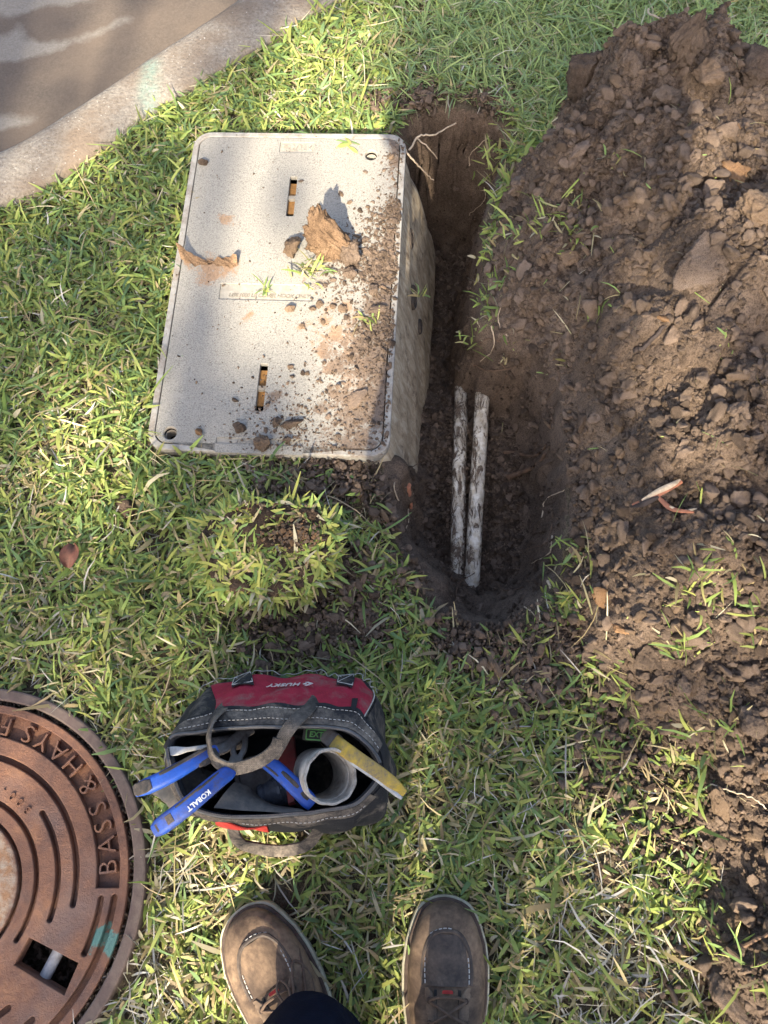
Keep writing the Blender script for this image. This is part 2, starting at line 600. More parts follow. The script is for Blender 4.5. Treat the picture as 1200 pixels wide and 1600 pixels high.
def rust_material():
    m = MT('rusty_iron', 0.78, 0.4)
    f = m.noise(210, 4, 0.75)
    a = m.noise(20, 6, 0.65)
    c = m.ramp(a, [(0.32, (0.085, 0.043, 0.032)), (0.5, (0.165, 0.078, 0.048)), (0.7, (0.265, 0.128, 0.066))])
    c = m.mix(m.ramp(f, [(0.4, 0.0), (0.75, 0.5)]), c, (0.20, 0.125, 0.098))
    c = m.mix(m.ramp(m.noise(8, 4), [(0.5, 0.0), (0.68, 0.5)]), c, (0.15, 0.115, 0.108))
    x = m.xyz()
    r = m.math('SQRT', m.math('ADD', m.math('MULTIPLY', x[0], x[0]), m.math('MULTIPLY', x[1], x[1])))
    ang = m.math('ARCTAN2', x[1], x[0])
    # sprayed locator mark across the rim
    w = m.noise(55, 4, 0.7)
    d = m.math('ABSOLUTE', m.math('ADD', ang, 0.262))
    k = m.math('ADD', m.math('MULTIPLY', d, -9.0), m.math('ADD', 0.62, m.math('MULTIPLY', m.math('SUBTRACT', w, 0.5), 2.4)))
    k = m.math('MULTIPLY', m.ramp(k, [(0.05, 0.0), (0.22, 1.0)]), m.math('GREATER_THAN', r, 0.222))
    c = m.mix(m.math('MULTIPLY', k, 0.85), c, (0.075, 0.21, 0.19))
    # worn tan middle
    k2 = m.math('ADD', m.math('MULTIPLY', m.math('SUBTRACT', 0.101, r), 60.0), m.math('MULTIPLY', m.math('SUBTRACT', w, 0.5), 1.0))
    c = m.mix(m.math('MULTIPLY', m.ramp(k2, [(0.0, 0.0), (0.5, 1.0)]), 0.85), c, m.ramp(w, [(0.4, (0.30, 0.165, 0.085)), (0.62, (0.37, 0.31, 0.24))]))
    m.color(c)
    m.b.inputs['Metallic'].default_value = 0.15
    m.rough(m.ramp(f, [(0.3, 0.6), (0.7, 0.9)]))
    m.bump(f, 0.7, 0.0022); m.bump(a, 0.3, 0.005)
    return m.m


M['rust'] = rust_material()
M['iron_frame'] = dirty('iron_frame', (0.105, 0.075, 0.066), (0.17, 0.135, 0.11), 0.55, 30, 0.8, 0.3)
M['galv'] = dirty('galvanised_bar', (0.33, 0.33, 0.34), (0.17, 0.14, 0.11), 0.5, 40, 0.6, 0.4)


def pipe_material():
    m = MT('peeling_pipe', 0.75, 0.3)
    v = m.vec((1, 0.38, 1))
    a = m.noise(80, 7, 0.80, v=v, dist=0.9)
    at = m.n('ShaderNodeVertexColor', layer_name='Col')
    s = m.math('ADD', a, at.outputs[0])
    white = m.ramp(m.noise(90, 4), [(0.3, (0.52, 0.45, 0.33)), (0.6, (0.76, 0.73, 0.66))])
    dark = m.ramp(m.noise(120, 3), [(0.3, (0.070, 0.050, 0.037)), (0.7, (0.165, 0.120, 0.088))])
    k = m.ramp(s, [(0.44, 0.0), (0.51, 1.0)])
    smear = m.ramp(m.noise(30, 5, 0.7), [(0.40, 0.0), (0.62, 0.6)])
    white = m.mix(smear, white, (0.30, 0.235, 0.17))
    m.color(m.mix(k, dark, white))
    m.bump(k, 0.7, 0.0015)
    return m.m


M['pipe'] = pipe_material()
DUST = (0.25, 0.21, 0.17)
M['bag_black'] = dirty('black_bag_fabric', (0.021, 0.022, 0.026), DUST, 0.30, 22, 0.85, 0.25, weave=0.35)
M['bag_trim'] = dirty('dusty_black_webbing', (0.030, 0.029, 0.031), DUST, 0.68, 24, 0.9, 0.2, weave=0.6)
M['bag_red'] = dirty('red_bag_fabric', (0.30, 0.020, 0.042), (0.22, 0.15, 0.13), 0.34, 24, 0.85, 0.25, weave=0.4)
M['bag_red_bright'] = dirty('bright_red_piping', (0.55, 0.05, 0.04), DUST, 0.2, 24, 0.75, 0.3)
M['strap'] = dirty('dusty_strap', (0.050, 0.047, 0.045), (0.19, 0.163, 0.138), 0.66, 26, 0.9, 0.2, weave=0.7)
M['lining'] = dirty('grey_lining', (0.10, 0.098, 0.094), DUST, 0.6, 20, 0.9, 0.2)
M['inside'] = dirty('bag_inside', (0.016, 0.015, 0.015), (0.06, 0.05, 0.04), 0.4, 20, 0.95, 0.1)
M['thread'] = dirty('pale_thread', (0.50, 0.48, 0.44), (0.16, 0.13, 0.11), 0.5, 60)
M['print'] = dirty('pale_print', (0.55, 0.50, 0.48), (0.30, 0.14, 0.13), 0.45, 60, 0.8, 0.2)
M['white_print'] = flat('white_print', (0.75, 0.76, 0.78), 0.6, 0.3)
M['zip'] = flat('zipper', (0.075, 0.075, 0.078), 0.5, 0.5)
M['blue_grip'] = dirty('blue_grip', (0.016, 0.078, 0.40), (0.085, 0.068, 0.055), 0.46, 40, 0.5, 0.45)
M['black_grip'] = dirty('black_grip', (0.028, 0.028, 0.030), (0.15, 0.12, 0.10), 0.62, 40, 0.8, 0.3)
M['steel'] = dirty('dirty_steel', (0.16, 0.145, 0.135), (0.12, 0.095, 0.078), 0.6, 60, 0.55, 0.5, metal=0.3)
M['bright_steel'] = dirty('scuffed_steel', (0.46, 0.46, 0.45), (0.22, 0.19, 0.16), 0.35, 60, 0.45, 0.5, metal=0.3)
M['yellow'] = dirty('worn_yellow_paint', (0.52, 0.335, 0.04), (0.17, 0.14, 0.11), 0.75, 45, 0.6, 0.4)
M['cup'] = dirty('dirty_plastic_pipe', (0.47, 0.44, 0.39), (0.15, 0.125, 0.105), 0.62, 34, 0.7, 0.3)
M['red_tool'] = dirty('dull_red_paint', (0.20, 0.032, 0.030), (0.09, 0.06, 0.05), 0.5, 40, 0.6, 0.4)
M['bottle'] = dirty('blue_grey_plastic', (0.075, 0.088, 0.115), (0.05, 0.045, 0.042), 0.4, 60, 0.35, 0.5)
M['green'] = flat('green_label', (0.07, 0.19, 0.055), 0.6, 0.3)
M['black_label'] = flat('black_label', (0.012, 0.012, 0.012), 0.6, 0.3)
M['leather'] = dirty('worn_brown_leather', (0.070, 0.047, 0.034), (0.27, 0.185, 0.120), 0.66, 16, 0.75, 0.3)
M['leather_dark'] = dirty('dark_oiled_leather', (0.050, 0.040, 0.036), (0.16, 0.122, 0.094), 0.55, 24, 0.72, 0.3)
M['leather_tan'] = dirty('tan_leather_flap', (0.105, 0.074, 0.054), (0.25, 0.18, 0.125), 0.6, 24, 0.8, 0.25)
M['welt'] = dirty('brown_welt', (0.06, 0.042, 0.035), (0.16, 0.12, 0.09), 0.4, 40, 0.8, 0.3)
M['sole'] = dirty('cream_sole', (0.42, 0.40, 0.30), (0.20, 0.155, 0.11), 0.4, 30, 0.85, 0.2)
M['lace'] = dirty('brown_lace', (0.11, 0.075, 0.055), (0.16, 0.12, 0.095), 0.45, 90, 0.85, 0.2)
M['tongue'] = dirty('dark_tongue', (0.028, 0.026, 0.025), (0.09, 0.075, 0.06), 0.35, 40, 0.9, 0.2)
M['red_tag'] = dirty('red_tag', (0.42, 0.045, 0.04), (0.15, 0.08, 0.07), 0.3, 60, 0.8, 0.2)
M['navy'] = dirty('navy_trousers', (0.0065, 0.009, 0.020), (0.02, 0.022, 0.03), 0.25, 30, 0.95, 0.08, weave=0.5, weave_scale=1500)
M['shirt'] = flat('work_shirt', (0.12, 0.14, 0.17), 0.9, 0.1)
M['skin'] = flat('skin', (0.42, 0.25, 0.18), 0.6, 0.3, var=0.08)
M['hair'] = flat('dark_hair', (0.03, 0.022, 0.016), 0.7, 0.3)
M['bark'] = dirty('bark', (0.11, 0.085, 0.06), (0.05, 0.04, 0.03), 0.5, 14, 0.9, 0.2)
M['leaf'] = flat('tree_leaf', (0.055, 0.11, 0.03), 0.5, 0.3, bump=0)
M['root'] = dirty('brown_root', (0.15, 0.098, 0.068), (0.07, 0.048, 0.036), 0.5, 50, 0.9, 0.15)
M['root_red'] = dirty('split_red_root', (0.36, 0.155, 0.095), (0.13, 0.07, 0.05), 0.4, 45, 0.8, 0.2)
M['root_pale'] = flat('pale_root', (0.50, 0.40, 0.29), 0.8, 0.2)
M['twig'] = flat('dark_twig', (0.055, 0.042, 0.038), 0.8, 0.3)
M['dead_leaf'] = dirty('dead_leaf', (0.125, 0.050, 0.033), (0.06, 0.035, 0.028), 0.4, 40, 0.6, 0.4)
M['knob'] = dirty('dark_plug', (0.045, 0.038, 0.034), (0.12, 0.09, 0.065), 0.5, 40, 0.8, 0.25)
M['hole'] = flat('cavity_shade', (0.012, 0.010, 0.008), 0.95, 0.05)  # near-black colour standing in for the shade inside holes
M['fibre'] = dirty('rusty_fibre', (0.30, 0.16, 0.06), (0.12, 0.08, 0.05), 0.45, 90, 0.95, 0.1)
M['lettering'] = dirty('lid_lettering', (0.20, 0.185, 0.16), (0.16, 0.13, 0.10), 0.5, 60, 0.8, 0.3)
M['recess'] = dirty('lid_recess', (0.27, 0.255, 0.225), (0.22, 0.17, 0.125), 0.35, 40, 0.8, 0.3)


def crumb_material():
    m = MT('soil_crumb', 0.95, 0.12)
    a = m.n('ShaderNodeVertexColor', layer_name='Col')
    f = m.noise(500, 3, 0.7)
    m.color(m.mix(1.0, a.outputs[0], m.ramp(f, [(0.3, 0.55), (0.7, 1.25)]), 'MULTIPLY'))
    m.bump(f, 0.7, 0.001)
    return m.m


M['crumb'] = crumb_material()

# ------------------------------------------------------------------ the lie of the land
SOIL_Z = -0.030                                            # lawn soil; the blades reach about z = 0.01
KERB_TOP = [P2(*q) for q in [(-120, 268), (0, 222), (60, 190), (150, 133), (240, 72), (320, 20), (380, -22), (470, -90)]]
KERB_IN = [P2(*q) for q in [(-120, 362), (0, 312), (60, 285), (120, 250), (200, 192), (280, 140), (350, 98), (420, 58), (500, 8), (560, -40)]]


def extend(line, far=40.0):
    a, b, c, d = [np.array(q) for q in (line[0], line[1], line[-2], line[-1])]
    u = (a - b) / np.linalg.norm(a - b); w = (d - c) / np.linalg.norm(d - c)
    return [tuple(a + u * far)] + [tuple(q) for q in line] + [tuple(d + w * far)]


kerb_in = extend([tuple(q) for q in crom(KERB_IN, 5)])
KERB_POLY = kerb_in + [(-60, 80), (-80, -60)]              # everything on the road side of the lawn's edge
BOX_C = np.array([-0.1847, 0.8838]); BOX_ROT = -0.0537; BOX_W, BOX_L = 0.4238, 0.6844; BOX_TX, BOX_TY = 0.0368, 0.0459
MAN_C = np.array([-0.6233, -0.1354]); MAN_R = 0.2825


def box_pt(lx, ly, z=0.0):
    c, s = math.cos(BOX_ROT), math.sin(BOX_ROT)
    return np.array([BOX_C[0] + c * lx - s * ly, BOX_C[1] + s * lx + c * ly, 0.012 + lx * BOX_TX + ly * BOX_TY + z])


BOX_M = Matrix.Translation((BOX_C[0], BOX_C[1], 0.012)) @ Matrix.Rotation(BOX_ROT, 4, 'Z') @ Matrix(((1, 0, 0, 0), (0, 1, 0, 0), (BOX_TX, BOX_TY, 1, 0), (0, 0, 0, 1)))


def box_local(x, y):
    c, s = math.cos(BOX_ROT), math.sin(BOX_ROT)
    dx, dy = x - BOX_C[0], y - BOX_C[1]
    return c * dx + s * dy, -s * dx + c * dy


def lid_px(px, py):
    """local lid coordinates of a place seen on the lid"""
    z = 0.012
    for _ in range(4):
        x, y = P2(px, py, z); lx, ly = box_local(x, y); z = 0.012 + lx * BOX_TX + ly * BOX_TY
    return lx, ly


TRENCH_PX = [  # rim of the trench on the photograph, and how wide the slope below each edge is (metres)
    (640, 172, .05), (700, 158, .07), (760, 172, .06), (803, 200, .035), (778, 270, .035), (760, 330, .035), (754, 420, .035), (752, 492, .04),
    (788, 528, .05), (838, 545, .05), (876, 600, .04), (890, 700, .035), (888, 800, .04), (878, 890, .06), (845, 945, .10), (790, 983, .13),
    (740, 988, .135), (690, 962, .12), (650, 905, .09), (620, 840, .08), (600, 770, .075), (600, 716, .10)]
TRENCH = [P2(a, b, -0.02) for a, b, w in TRENCH_PX] + [tuple(box_pt(.15, -.335)[:2]), tuple(box_pt(.15, -.15)[:2]), tuple(box_pt(.15, .15)[:2]), tuple(box_pt(.16, .33)[:2])]
TRENCH_W = [w for a, b, w in TRENCH_PX] + [.085, .05, .04, .05]

PILE_PX = [(1035, 112), (1075, 84), (1108, 112), (1150, 175), (1260, 240), (1330, 600), (1330, 1720), (1130, 1640), (1075, 1480), (1100, 1330), (1060, 1200), (985, 1125),
           (930, 1050), (885, 985), (888, 900), (898, 800), (890, 700), (872, 600), (830, 535), (784, 515), (760, 470), (757, 380), (778, 290), (805, 235), (845, 222), (866, 165),
           (890, 122), (955, 130), (1000, 124)]
PILE = [P2(a, b, 0.0) for a, b in PILE_PX]
PILE_H = [(1085, 110, .17), (1070, 200, .21), (990, 200, .15), (1000, 320, .19), (1160, 380, .26), (880, 330, .085), (1080, 480, .22), (1180, 600, .22), (960, 480, .13), (870, 450, .055), (1090, 700, .17),
          (960, 640, .09), (1000, 800, .10), (910, 760, .03), (1150, 850, .15), (1010, 950, .09), (930, 930, .05), (1120, 960, .13), (1060, 1060, .045), (1150, 1120, .08), (1050, 1130, .04), (1150, 1300, .07), (1120, 1480, .05), (1180, 1500, .07)]


def sod_height(x, y):
    c = np.array(P2(428, 872, 0.0)); a, b = 0.116, 0.084
    u = (x - c[0]) / a; v = (y - c[1]) / b
    r = np.sqrt(u * u + v * v) + 0.22 * fbm(x, y, 0.06, 3, 77)
    return 0.092 * sstep((1.12 - r) / 0.26) * (r < 1.12)


def ground_height(x, y, detail=True):
    x = np.asarray(x, float); y = np.asarray(y, float)
    near = (np.abs(x) < 1.6) & (y > -1.0) & (y < 2.6)
    h = np.full(x.shape, SOIL_Z) + 0.010 * fbm(x, y, 0.22, 4, 3) + (0.004 * fbm(x, y, 0.02, 3, 4) if detail else 0)
    # trench
    t = near & inside(TRENCH, x, y)
    if t.any():
        X, Y = x[t], y[t]
        s = np.full(X.shape, 9.0)
        n = len(TRENCH)
        wob = 1 + 0.45 * fbm(X, Y, 0.09, 3, 21)
        for i in range(n):
            s = np.minimum(s, seg_dist(TRENCH[i], TRENCH[(i + 1) % n], X, Y) / (TRENCH_W[i] * wob))
        D = 0.232 + 0.125 * sstep((Y - 0.66) / 0.35)
        D = D + 0.028 * fbm(X, Y, 0.12, 3, 8) - 0.024 * lumps(X, Y, 0.035, 9) - 0.013 * lumps(X, Y, 0.015, 10)
        q = np.clip(s, 0, 1)
        prof = 0.35 * q + 0.65 * sstep(q)
        rough = 0.008 * fbm(X, Y, 0.03, 3, 12) * np.clip(s * 3, 0, 1)
        h[t] = h[t] - D * prof + rough
    # road side: drop under the road
    k = inside(KERB_POLY, x, y)
    if k.any():
        d = poly_dist(kerb_in, x[k], y[k], closed=False)
        h[k] = h[k] - 0.32 * sstep((d - 0.03) / 0.05)
    # under the box and the manhole
    lx, ly = box_local(x, y)
    h = np.where((np.abs(lx) < 0.19) & (np.abs(ly) < 0.32) & near, np.minimum(h, -0.20), h)
    r = np.hypot(x - MAN_C[0], y - MAN_C[1])
    h = np.where(r < MAN_R - 0.012, -0.075 + 0.012 * fbm(x, y, 0.03, 3, 31), h)
    h = np.where((r >= MAN_R - 0.012) & (r < MAN_R + 0.05), np.minimum(h, -0.034), h)
    return h


_hp = np.array([P2(a, b, c) for a, b, c in PILE_H]); _hv = np.array([c for a, b, c in PILE_H])


def pile_height(x, y):
    """height of the heap above z = SOIL_Z, 0 outside"""
    x = np.asarray(x, float); y = np.asarray(y, float)
    h = np.zeros(x.shape)
    xw = x + 0.022 * fbm(x, y, 0.12, 3, 51); yw = y + 0.022 * fbm(x, y, 0.12, 3, 52)
    m = (x > 0) & (x < 1.3) & (y < 2.0) & (y > -0.7)
    t = m.copy(); t[m] = inside(PILE, xw[m], yw[m])
    if not t.any(): return h
    X, Y = x[t], y[t]
    d = poly_dist(PILE, xw[t], yw[t])
    num = 0; den = 0
    for (px, py), v in zip(_hp, _hv):
        w = 1.0 / (((X - px) ** 2 + (Y - py) ** 2) + 0.0035) ** 1.6
        num = num + w * v; den = den + w
    base = num / den
    a = np.clip(base / 0.16, 0.25, 1)
    rgh = 0.35 + 0.9 * sstep(0.55 + fbm(X, Y, 0.22, 2, 68))
    base = base + a * (0.038 * fbm(X, Y, 0.16, 3, 61) + 0.046 * (lumps(X, Y, 0.085, 62) - 0.3) + 0.024 * (lumps(X, Y, 0.040, 63) - 0.3)) + rgh * (0.016 * (lumps(X, Y, 0.021, 64) - 0.3) + 0.009 * (lumps(X, Y, 0.0115, 65) - .3) + 0.006 * fbm(X, Y, 0.012, 2, 66))
    e = sstep(d / 0.10)
    e = 0.12 * sstep(d / 0.02) + 0.88 * e
    h[t] = np.maximum(0.0, (base + 0.030) * e)
    return h


# fine grid over the picture, coarse rows out to the horizon
STEP = 0.0050
gx = np.concatenate([[-60, -25, -10, -5, -3, -2.2, -1.6, -1.3], np.arange(-1.10, 1.2001, STEP), [1.4, 1.7, 2.2, 3, 5, 10, 25, 60]])
gy = np.concatenate([[-60, -25, -10, -5, -3, -2, -1.3, -0.9], np.arange(-0.62, 1.95, STEP), [2.1, 2.4, 2.9, 4, 6, 10, 25, 60]])
GX, GY = np.meshgrid(gx, gy)
GZ = ground_height(GX, GY)
# walls get lumps sideways as well
wx = np.where(GZ < SOIL_Z - 0.03, 1.0, 0.0) * ((np.abs(GX) < 1.1) & (GY > -0.6) & (GY < 1.9)) * (~inside(KERB_POLY, GX, GY))
_l1 = 0.016 * (lumps(GY + GX * .4, GZ, 0.055, 75) - .35); _l2 = 0.016 * (lumps(GX + GY * .4, GZ, 0.055, 76) - .35)
VX = GX + wx * _l1 + wx * 0.012 * fbm(GY + GX * 0.3, GZ * 1.4, 0.035, 3, 71)
VY = GY + wx * _l2 + wx * 0.012 * fbm(GX + GY * 0.3, GZ * 1.4, 0.035, 3, 72)
nx, ny = len(gx), len(gy)
idx = np.arange(nx * ny).reshape(ny, nx)
FQ = np.stack([idx[:-1, :-1], idx[:-1, 1:], idx[1:, 1:], idx[1:, :-1]], -1).reshape(-1, 4)
VV = np.stack([VX, VY, GZ], -1).reshape(-1, 3)
cx = (GX[:-1, :-1] + GX[1:, 1:]).ravel() / 2; cy = (GY[:-1, :-1] + GY[1:, 1:]).ravel() / 2
ft = np.zeros(len(FQ), bool)
m_ = (np.abs(cx) < 1.0) & (cy > -0.5) & (cy < 1.9)
ft[m_] = inside(TRENCH, cx[m_], cy[m_])


def submesh(name, faces, mat):
    u, inv = np.unique(faces, return_inverse=True)
    return np_mesh(name, VV[u], inv.reshape(faces.shape), mat, smooth=True)


ground = tag(link('ground', submesh('ground', FQ[~ft], M['lawn_soil'])), 'dark lawn soil showing between the grass blades', kind='structure')
trench = tag(link('trench', submesh('trench', FQ[ft], M['damp'])), 'narrow dug trench with damp dark soil walls beside the box', kind='structure')

# the heap of excavated soil
ps = 0.0036
px_ = np.arange(0.10, 1.16, ps); py_ = np.arange(-0.62, 1.74, ps)
PX, PY = np.meshgrid(px_, py_)
PHH = pile_height(PX, PY)
pid = np.arange(PX.size).reshape(PX.shape)
PF = np.stack([pid[:-1, :-1], pid[:-1, 1:], pid[1:, 1:], pid[1:, :-1]], -1).reshape(-1, 4)
keep = (PHH.ravel()[PF] > 0.0005).any(1)
PZ = np.where(PHH > 0.0005, SOIL_Z + PHH, SOIL_Z - 0.012)
_gz = ground_height(PX, PY, False)
PZ = np.where(_gz < SOIL_Z - 0.03, np.minimum(PZ, _gz - 0.02), PZ)      # never bridge the trench
VP = np.stack([PX + 0.006 * fbm(PY, PZ * 2, 0.03, 2, 81), PY + 0.006 * fbm(PX, PZ * 2, 0.03, 2, 82), PZ], -1).reshape(-1, 3)
u_, inv_ = np.unique(PF[keep], return_inverse=True)
heap_me = np_mesh('soil_heap', VP[u_], inv_.reshape(-1, 4), M['heap'], smooth=True)
tag(link('soil_heap', heap_me), 'long heap of brown excavated soil piled on the lawn beside the trench', 'soil heap')


def sampler(xs, ys, Z, fill):
    x0, y0, dx, dy = xs[0], ys[0], xs[1] - xs[0], ys[1] - ys[0]
    def f(x, y):
        x = np.asarray(x, float); y = np.asarray(y, float)
        i = (x - x0) / dx; j = (y - y0) / dy
        ok = (i >= 0) & (j >= 0) & (i < Z.shape[1] - 1.001) & (j < Z.shape[0] - 1.001)
        i = np.where(ok, i, 0); j = np.where(ok, j, 0)
        a = i.astype(int); b = j.astype(int); u = i - a; v = j - b
        r = (Z[b, a] * (1 - u) + Z[b, a + 1] * u) * (1 - v) + (Z[b + 1, a] * (1 - u) + Z[b + 1, a + 1] * u) * v
        return np.where(ok, r, fill)
    return f


ground_at = sampler(gx[8:-8], gy[8:-8], GZ[8:-8, 8:-8], SOIL_Z)
pile_at = sampler(px_, py_, PHH, 0.0)


def surf(x, y):
    """top of soil at points"""
    x = np.atleast_1d(np.asarray(x, float)); y = np.atleast_1d(np.asarray(y, float))
    g = ground_at(x, y); p = pile_at(x, y)
    return np.where((p > 0.001) & (g > SOIL_Z - 0.03), SOIL_Z + p, g)


_zz = np.linspace(0.34, -0.34, 137)


def surf_px(px, py):
    """point where the view through a place on the photograph meets the soil"""
    xs, ys = P2(px, py, _zz)
    s = surf(xs, ys)
    k = np.nonzero(s >= _zz)[0]
    i = k[0] if len(k) else len(_zz) - 1
    return np.array([xs[i], ys[i], s[i]])


# ------------------------------------------------------------------ road and kerb
ROAD_Z = -0.125
PALE = [[(-40, -60), (150, -60), (150, -2), (110, 8), (60, 12), (20, 25), (-40, 22)],
        [(-40, 62), (12, 55), (30, 38), (38, 60), (62, 68), (110, 62), (150, 48), (196, 26), (204, 32), (160, 52), (112, 72), (70, 84), (20, 98), (-40, 100)],
        [(-40, 182), (10, 180), (58, 186), (30, 200), (-40, 215)]]
PALE = [[P2(a, b, ROAD_Z) for a, b in p] for p in PALE]
rx = np.concatenate([[-60, -20, -6, -3, -2], np.arange(-1.4, 0.3, 0.012), [0.6, 1.2, 2.4, 6, 20, 60]])
ry = np.concatenate([[-60, -20, -6, -2, 0], np.arange(0.7, 2.3, 0.012), [2.6, 3.2, 5, 12, 60]])
RX, RY = np.meshgrid(rx, ry)
near_r = (RX > -1.5) & (RX < 0.4) & (RY > 0.6) & (RY < 2.4)
pv = np.zeros(RX.shape)
for p in PALE:
    d = poly_dist(p, RX, RY); ins = inside(p, RX, RY)
    pv = np.maximum(pv, np.clip(0.5 + np.where(ins, d, -d) / 0.12, 0, 1))
pv = np.where(near_r, pv, 0.35)
RZ = ROAD_Z + 0.003 * fbm(RX, RY, 0.3, 3, 90)
rid = np.arange(RX.size).reshape(RX.shape)
RF = np.stack([rid[:-1, :-1], rid[:-1, 1:], rid[1:, 1:], rid[1:, :-1]], -1).reshape(-1, 4)
rcx = (RX[:-1, :-1] + RX[1:, 1:]).ravel() / 2; rcy = (RY[:-1, :-1] + RY[1:, 1:]).ravel() / 2
rin = inside(KERB_POLY, rcx, rcy) & (poly_dist(kerb_in, rcx, rcy, closed=False) > 0.06)
u_, inv_ = np.unique(RF[rin], return_inverse=True)
RV = np.stack([RX, RY, RZ], -1).reshape(-1, 3)[u_]
tag(link('road', np_mesh('road', RV, inv_.reshape(-1, 4), M['road'], True, colors=np.repeat(pv.ravel()[u_][:, None], 3, 1))), 'brown concrete road with winding pale dry patches', kind='structure')

ki = crom([P2(*q) for q in [(-420, 560), (-120, 362), (0, 312), (60, 285), (120, 250), (200, 192), (280, 140), (350, 98), (420, 58), (500, 8), (560, -40), (760, -210)]], 14)
ko = crom([P2(*q) for q in [(-420, 420), (-120, 268), (0, 222), (60, 190), (105, 162), (165, 123), (240, 72), (320, 20), (380, -22), (470, -90), (510, -120), (700, -290)]], 14)
nk = min(len(ki), len(ko)); ki, ko = ki[:nk], ko[:nk]
_i0 = len(ki) - 15; ki, ko = ki[8:_i0], ko[8:_i0]                    # the measured stretch, carried on straight at both ends
def _carry(a):
    u = (a[0] - a[5]) / np.linalg.norm(a[0] - a[5]); w = (a[-1] - a[-6]) / np.linalg.norm(a[-1] - a[-6])
    return np.concatenate([[a[0] + u * s for s in (8, 3, 1, .3)], a, [a[-1] + w * s for s in (.3, 1, 3, 8)]])
_wi = (ki[-1] - ki[-6]) / np.linalg.norm(ki[-1] - ki[-6]); _ui = (ki[0] - ki[5]) / np.linalg.norm(ki[0] - ki[5])
ki2 = _carry(ki)
ko = np.concatenate([[ko[0] + _ui * s for s in (8, 3, 1, .3)], ko, [ko[-1] + _wi * s for s in (.3, 1, 3, 8)]]); ki = ki2
nk = len(ki)
prof = [(-0.02, -0.20), (-0.02, -0.006), (0.015, -0.002), (0.2, 0.001), (0.45, 0.003), (0.7, 0.001), (0.84, -0.004), (0.93, -0.012), (0.985, -0.026), (1.01, -0.045), (1.04, -0.09), (1.06, -0.125), (1.10, -0.135), (1.10, -0.2)]
KV = []; KC = []
teal = np.array(P2(232, 120, 0))
for i in range(nk):
    for j, (t, z) in enumerate(prof):
        p = ki[i] * (1 - t) + ko[i] * t
        KV.append((p[0], p[1], z + 0.002 * float(vnoise(p[0:1], p[1:2], 0.03, 5)[0] - .5) * (0 < j < 11)))
        a = np.array(P2(236, 100)); b = np.array(P2(231, 165))
        d = float(seg_dist(a, b, p[0:1], p[1:2])[0])
        KC.append(max(0.0, 1 - d / 0.030))
kid = np.arange(nk * len(prof)).reshape(nk, len(prof))
KF = np.stack([kid[:-1, :-1], kid[:-1, 1:], kid[1:, 1:], kid[1:, :-1]], -1).reshape(-1, 4)
km = np_mesh('kerb', KV, KF, M['kerb'], True, colors=np.repeat(np.array(KC)[:, None], 3, 1))
# finer rows so that the paint mark has an edge
bmk = bmesh.new(); bmk.from_mesh(km); bmesh.ops.recalc_face_normals(bmk, faces=bmk.faces); bmk.to_mesh(km); bmk.free()
tag(link('kerb', km), 'curved concrete kerb with a faded teal paint mark', kind='structure')

# ------------------------------------------------------------------ utility box
box = thing('utility_box', 'pale rectangular utility box with a mud-spattered lid set in the lawn beside the trench', 'utility box', tuple(box_pt(0, 0, 0)))
hw, hl = BOX_W / 2, BOX_L / 2
LW, LL = hw - 0.0135, hl - 0.0135
slots = [lid_px(456, 307), lid_px(409, 605)]
hooks = [lid_px(266, 677), lid_px(580, 243)]
lid_out = rrect(LW, LL, 0.023, 8)
holes = [rrect(0.0072, 0.046, 0.002, 2, c=s) for s in slots] + [circle_pts(0.0125, 28, c) for c in hooks]
rc = [lid_px(417, 457), lid_px(464, 231), lid_px(405, 697)]
recs = [(rc[0], 0.088, 0.017), (rc[1], 0.034, 0.0125), (rc[2], 0.076, 0.0135)]
holes += [rrect(a, b, 0.002, 2, c=c) for c, a, b in recs]
lid_me = outline_mesh([lid_out] + holes, 0.010, 0.0009)
# cut into small cells so that the mud map has somewhere to live
bm = bmesh.new(); bm.from_mesh(lid_me)
for i in range(1, 30):
    x = -LW + 2 * LW * i / 30
    bmesh.ops.bisect_plane(bm, geom=bm.verts[:] + bm.edges[:] + bm.faces[:], plane_co=(x, 0, 0), plane_no=(1, 0, 0))
for i in range(1, 48):
    y = -LL + 2 * LL * i / 48
    bmesh.ops.bisect_plane(bm, geom=bm.verts[:] + bm.edges[:] + bm.faces[:], plane_co=(0, y, 0), plane_no=(0, 1, 0))
bm.to_mesh(lid_me); bm.free()
co = np.empty(len(lid_me.vertices) * 3, np.float32); lid_me.vertices.foreach_get('co', co); co = co.reshape(-1, 3)
MUD = [(600, 560, .045, 1.0), (570, 540, .03, .9), (560, 690, .05, .75), (430, 620, .018, .85), (405, 640, .014, .8), (500, 640, .025, .6), (525, 655, .03, .6), (590, 580, .07, .8), (560, 640, .08, .75), (600, 480, .05, .9), (520, 700, .07, .6), (610, 300, .03, .5), (600, 420, .055, 1.0), (585, 520, .06, .75), (545, 560, .07, .65), (580, 640, .07, .75), (540, 690, .06, .55), (500, 440, .05, .4), (470, 640, .035, .35), (420, 690, .05, .3), (625, 250, .03, .8), (400, 640, .02, .6), (430, 615, .02, .5), (520, 600, .05, .45), (618, 350, .03, .6)]
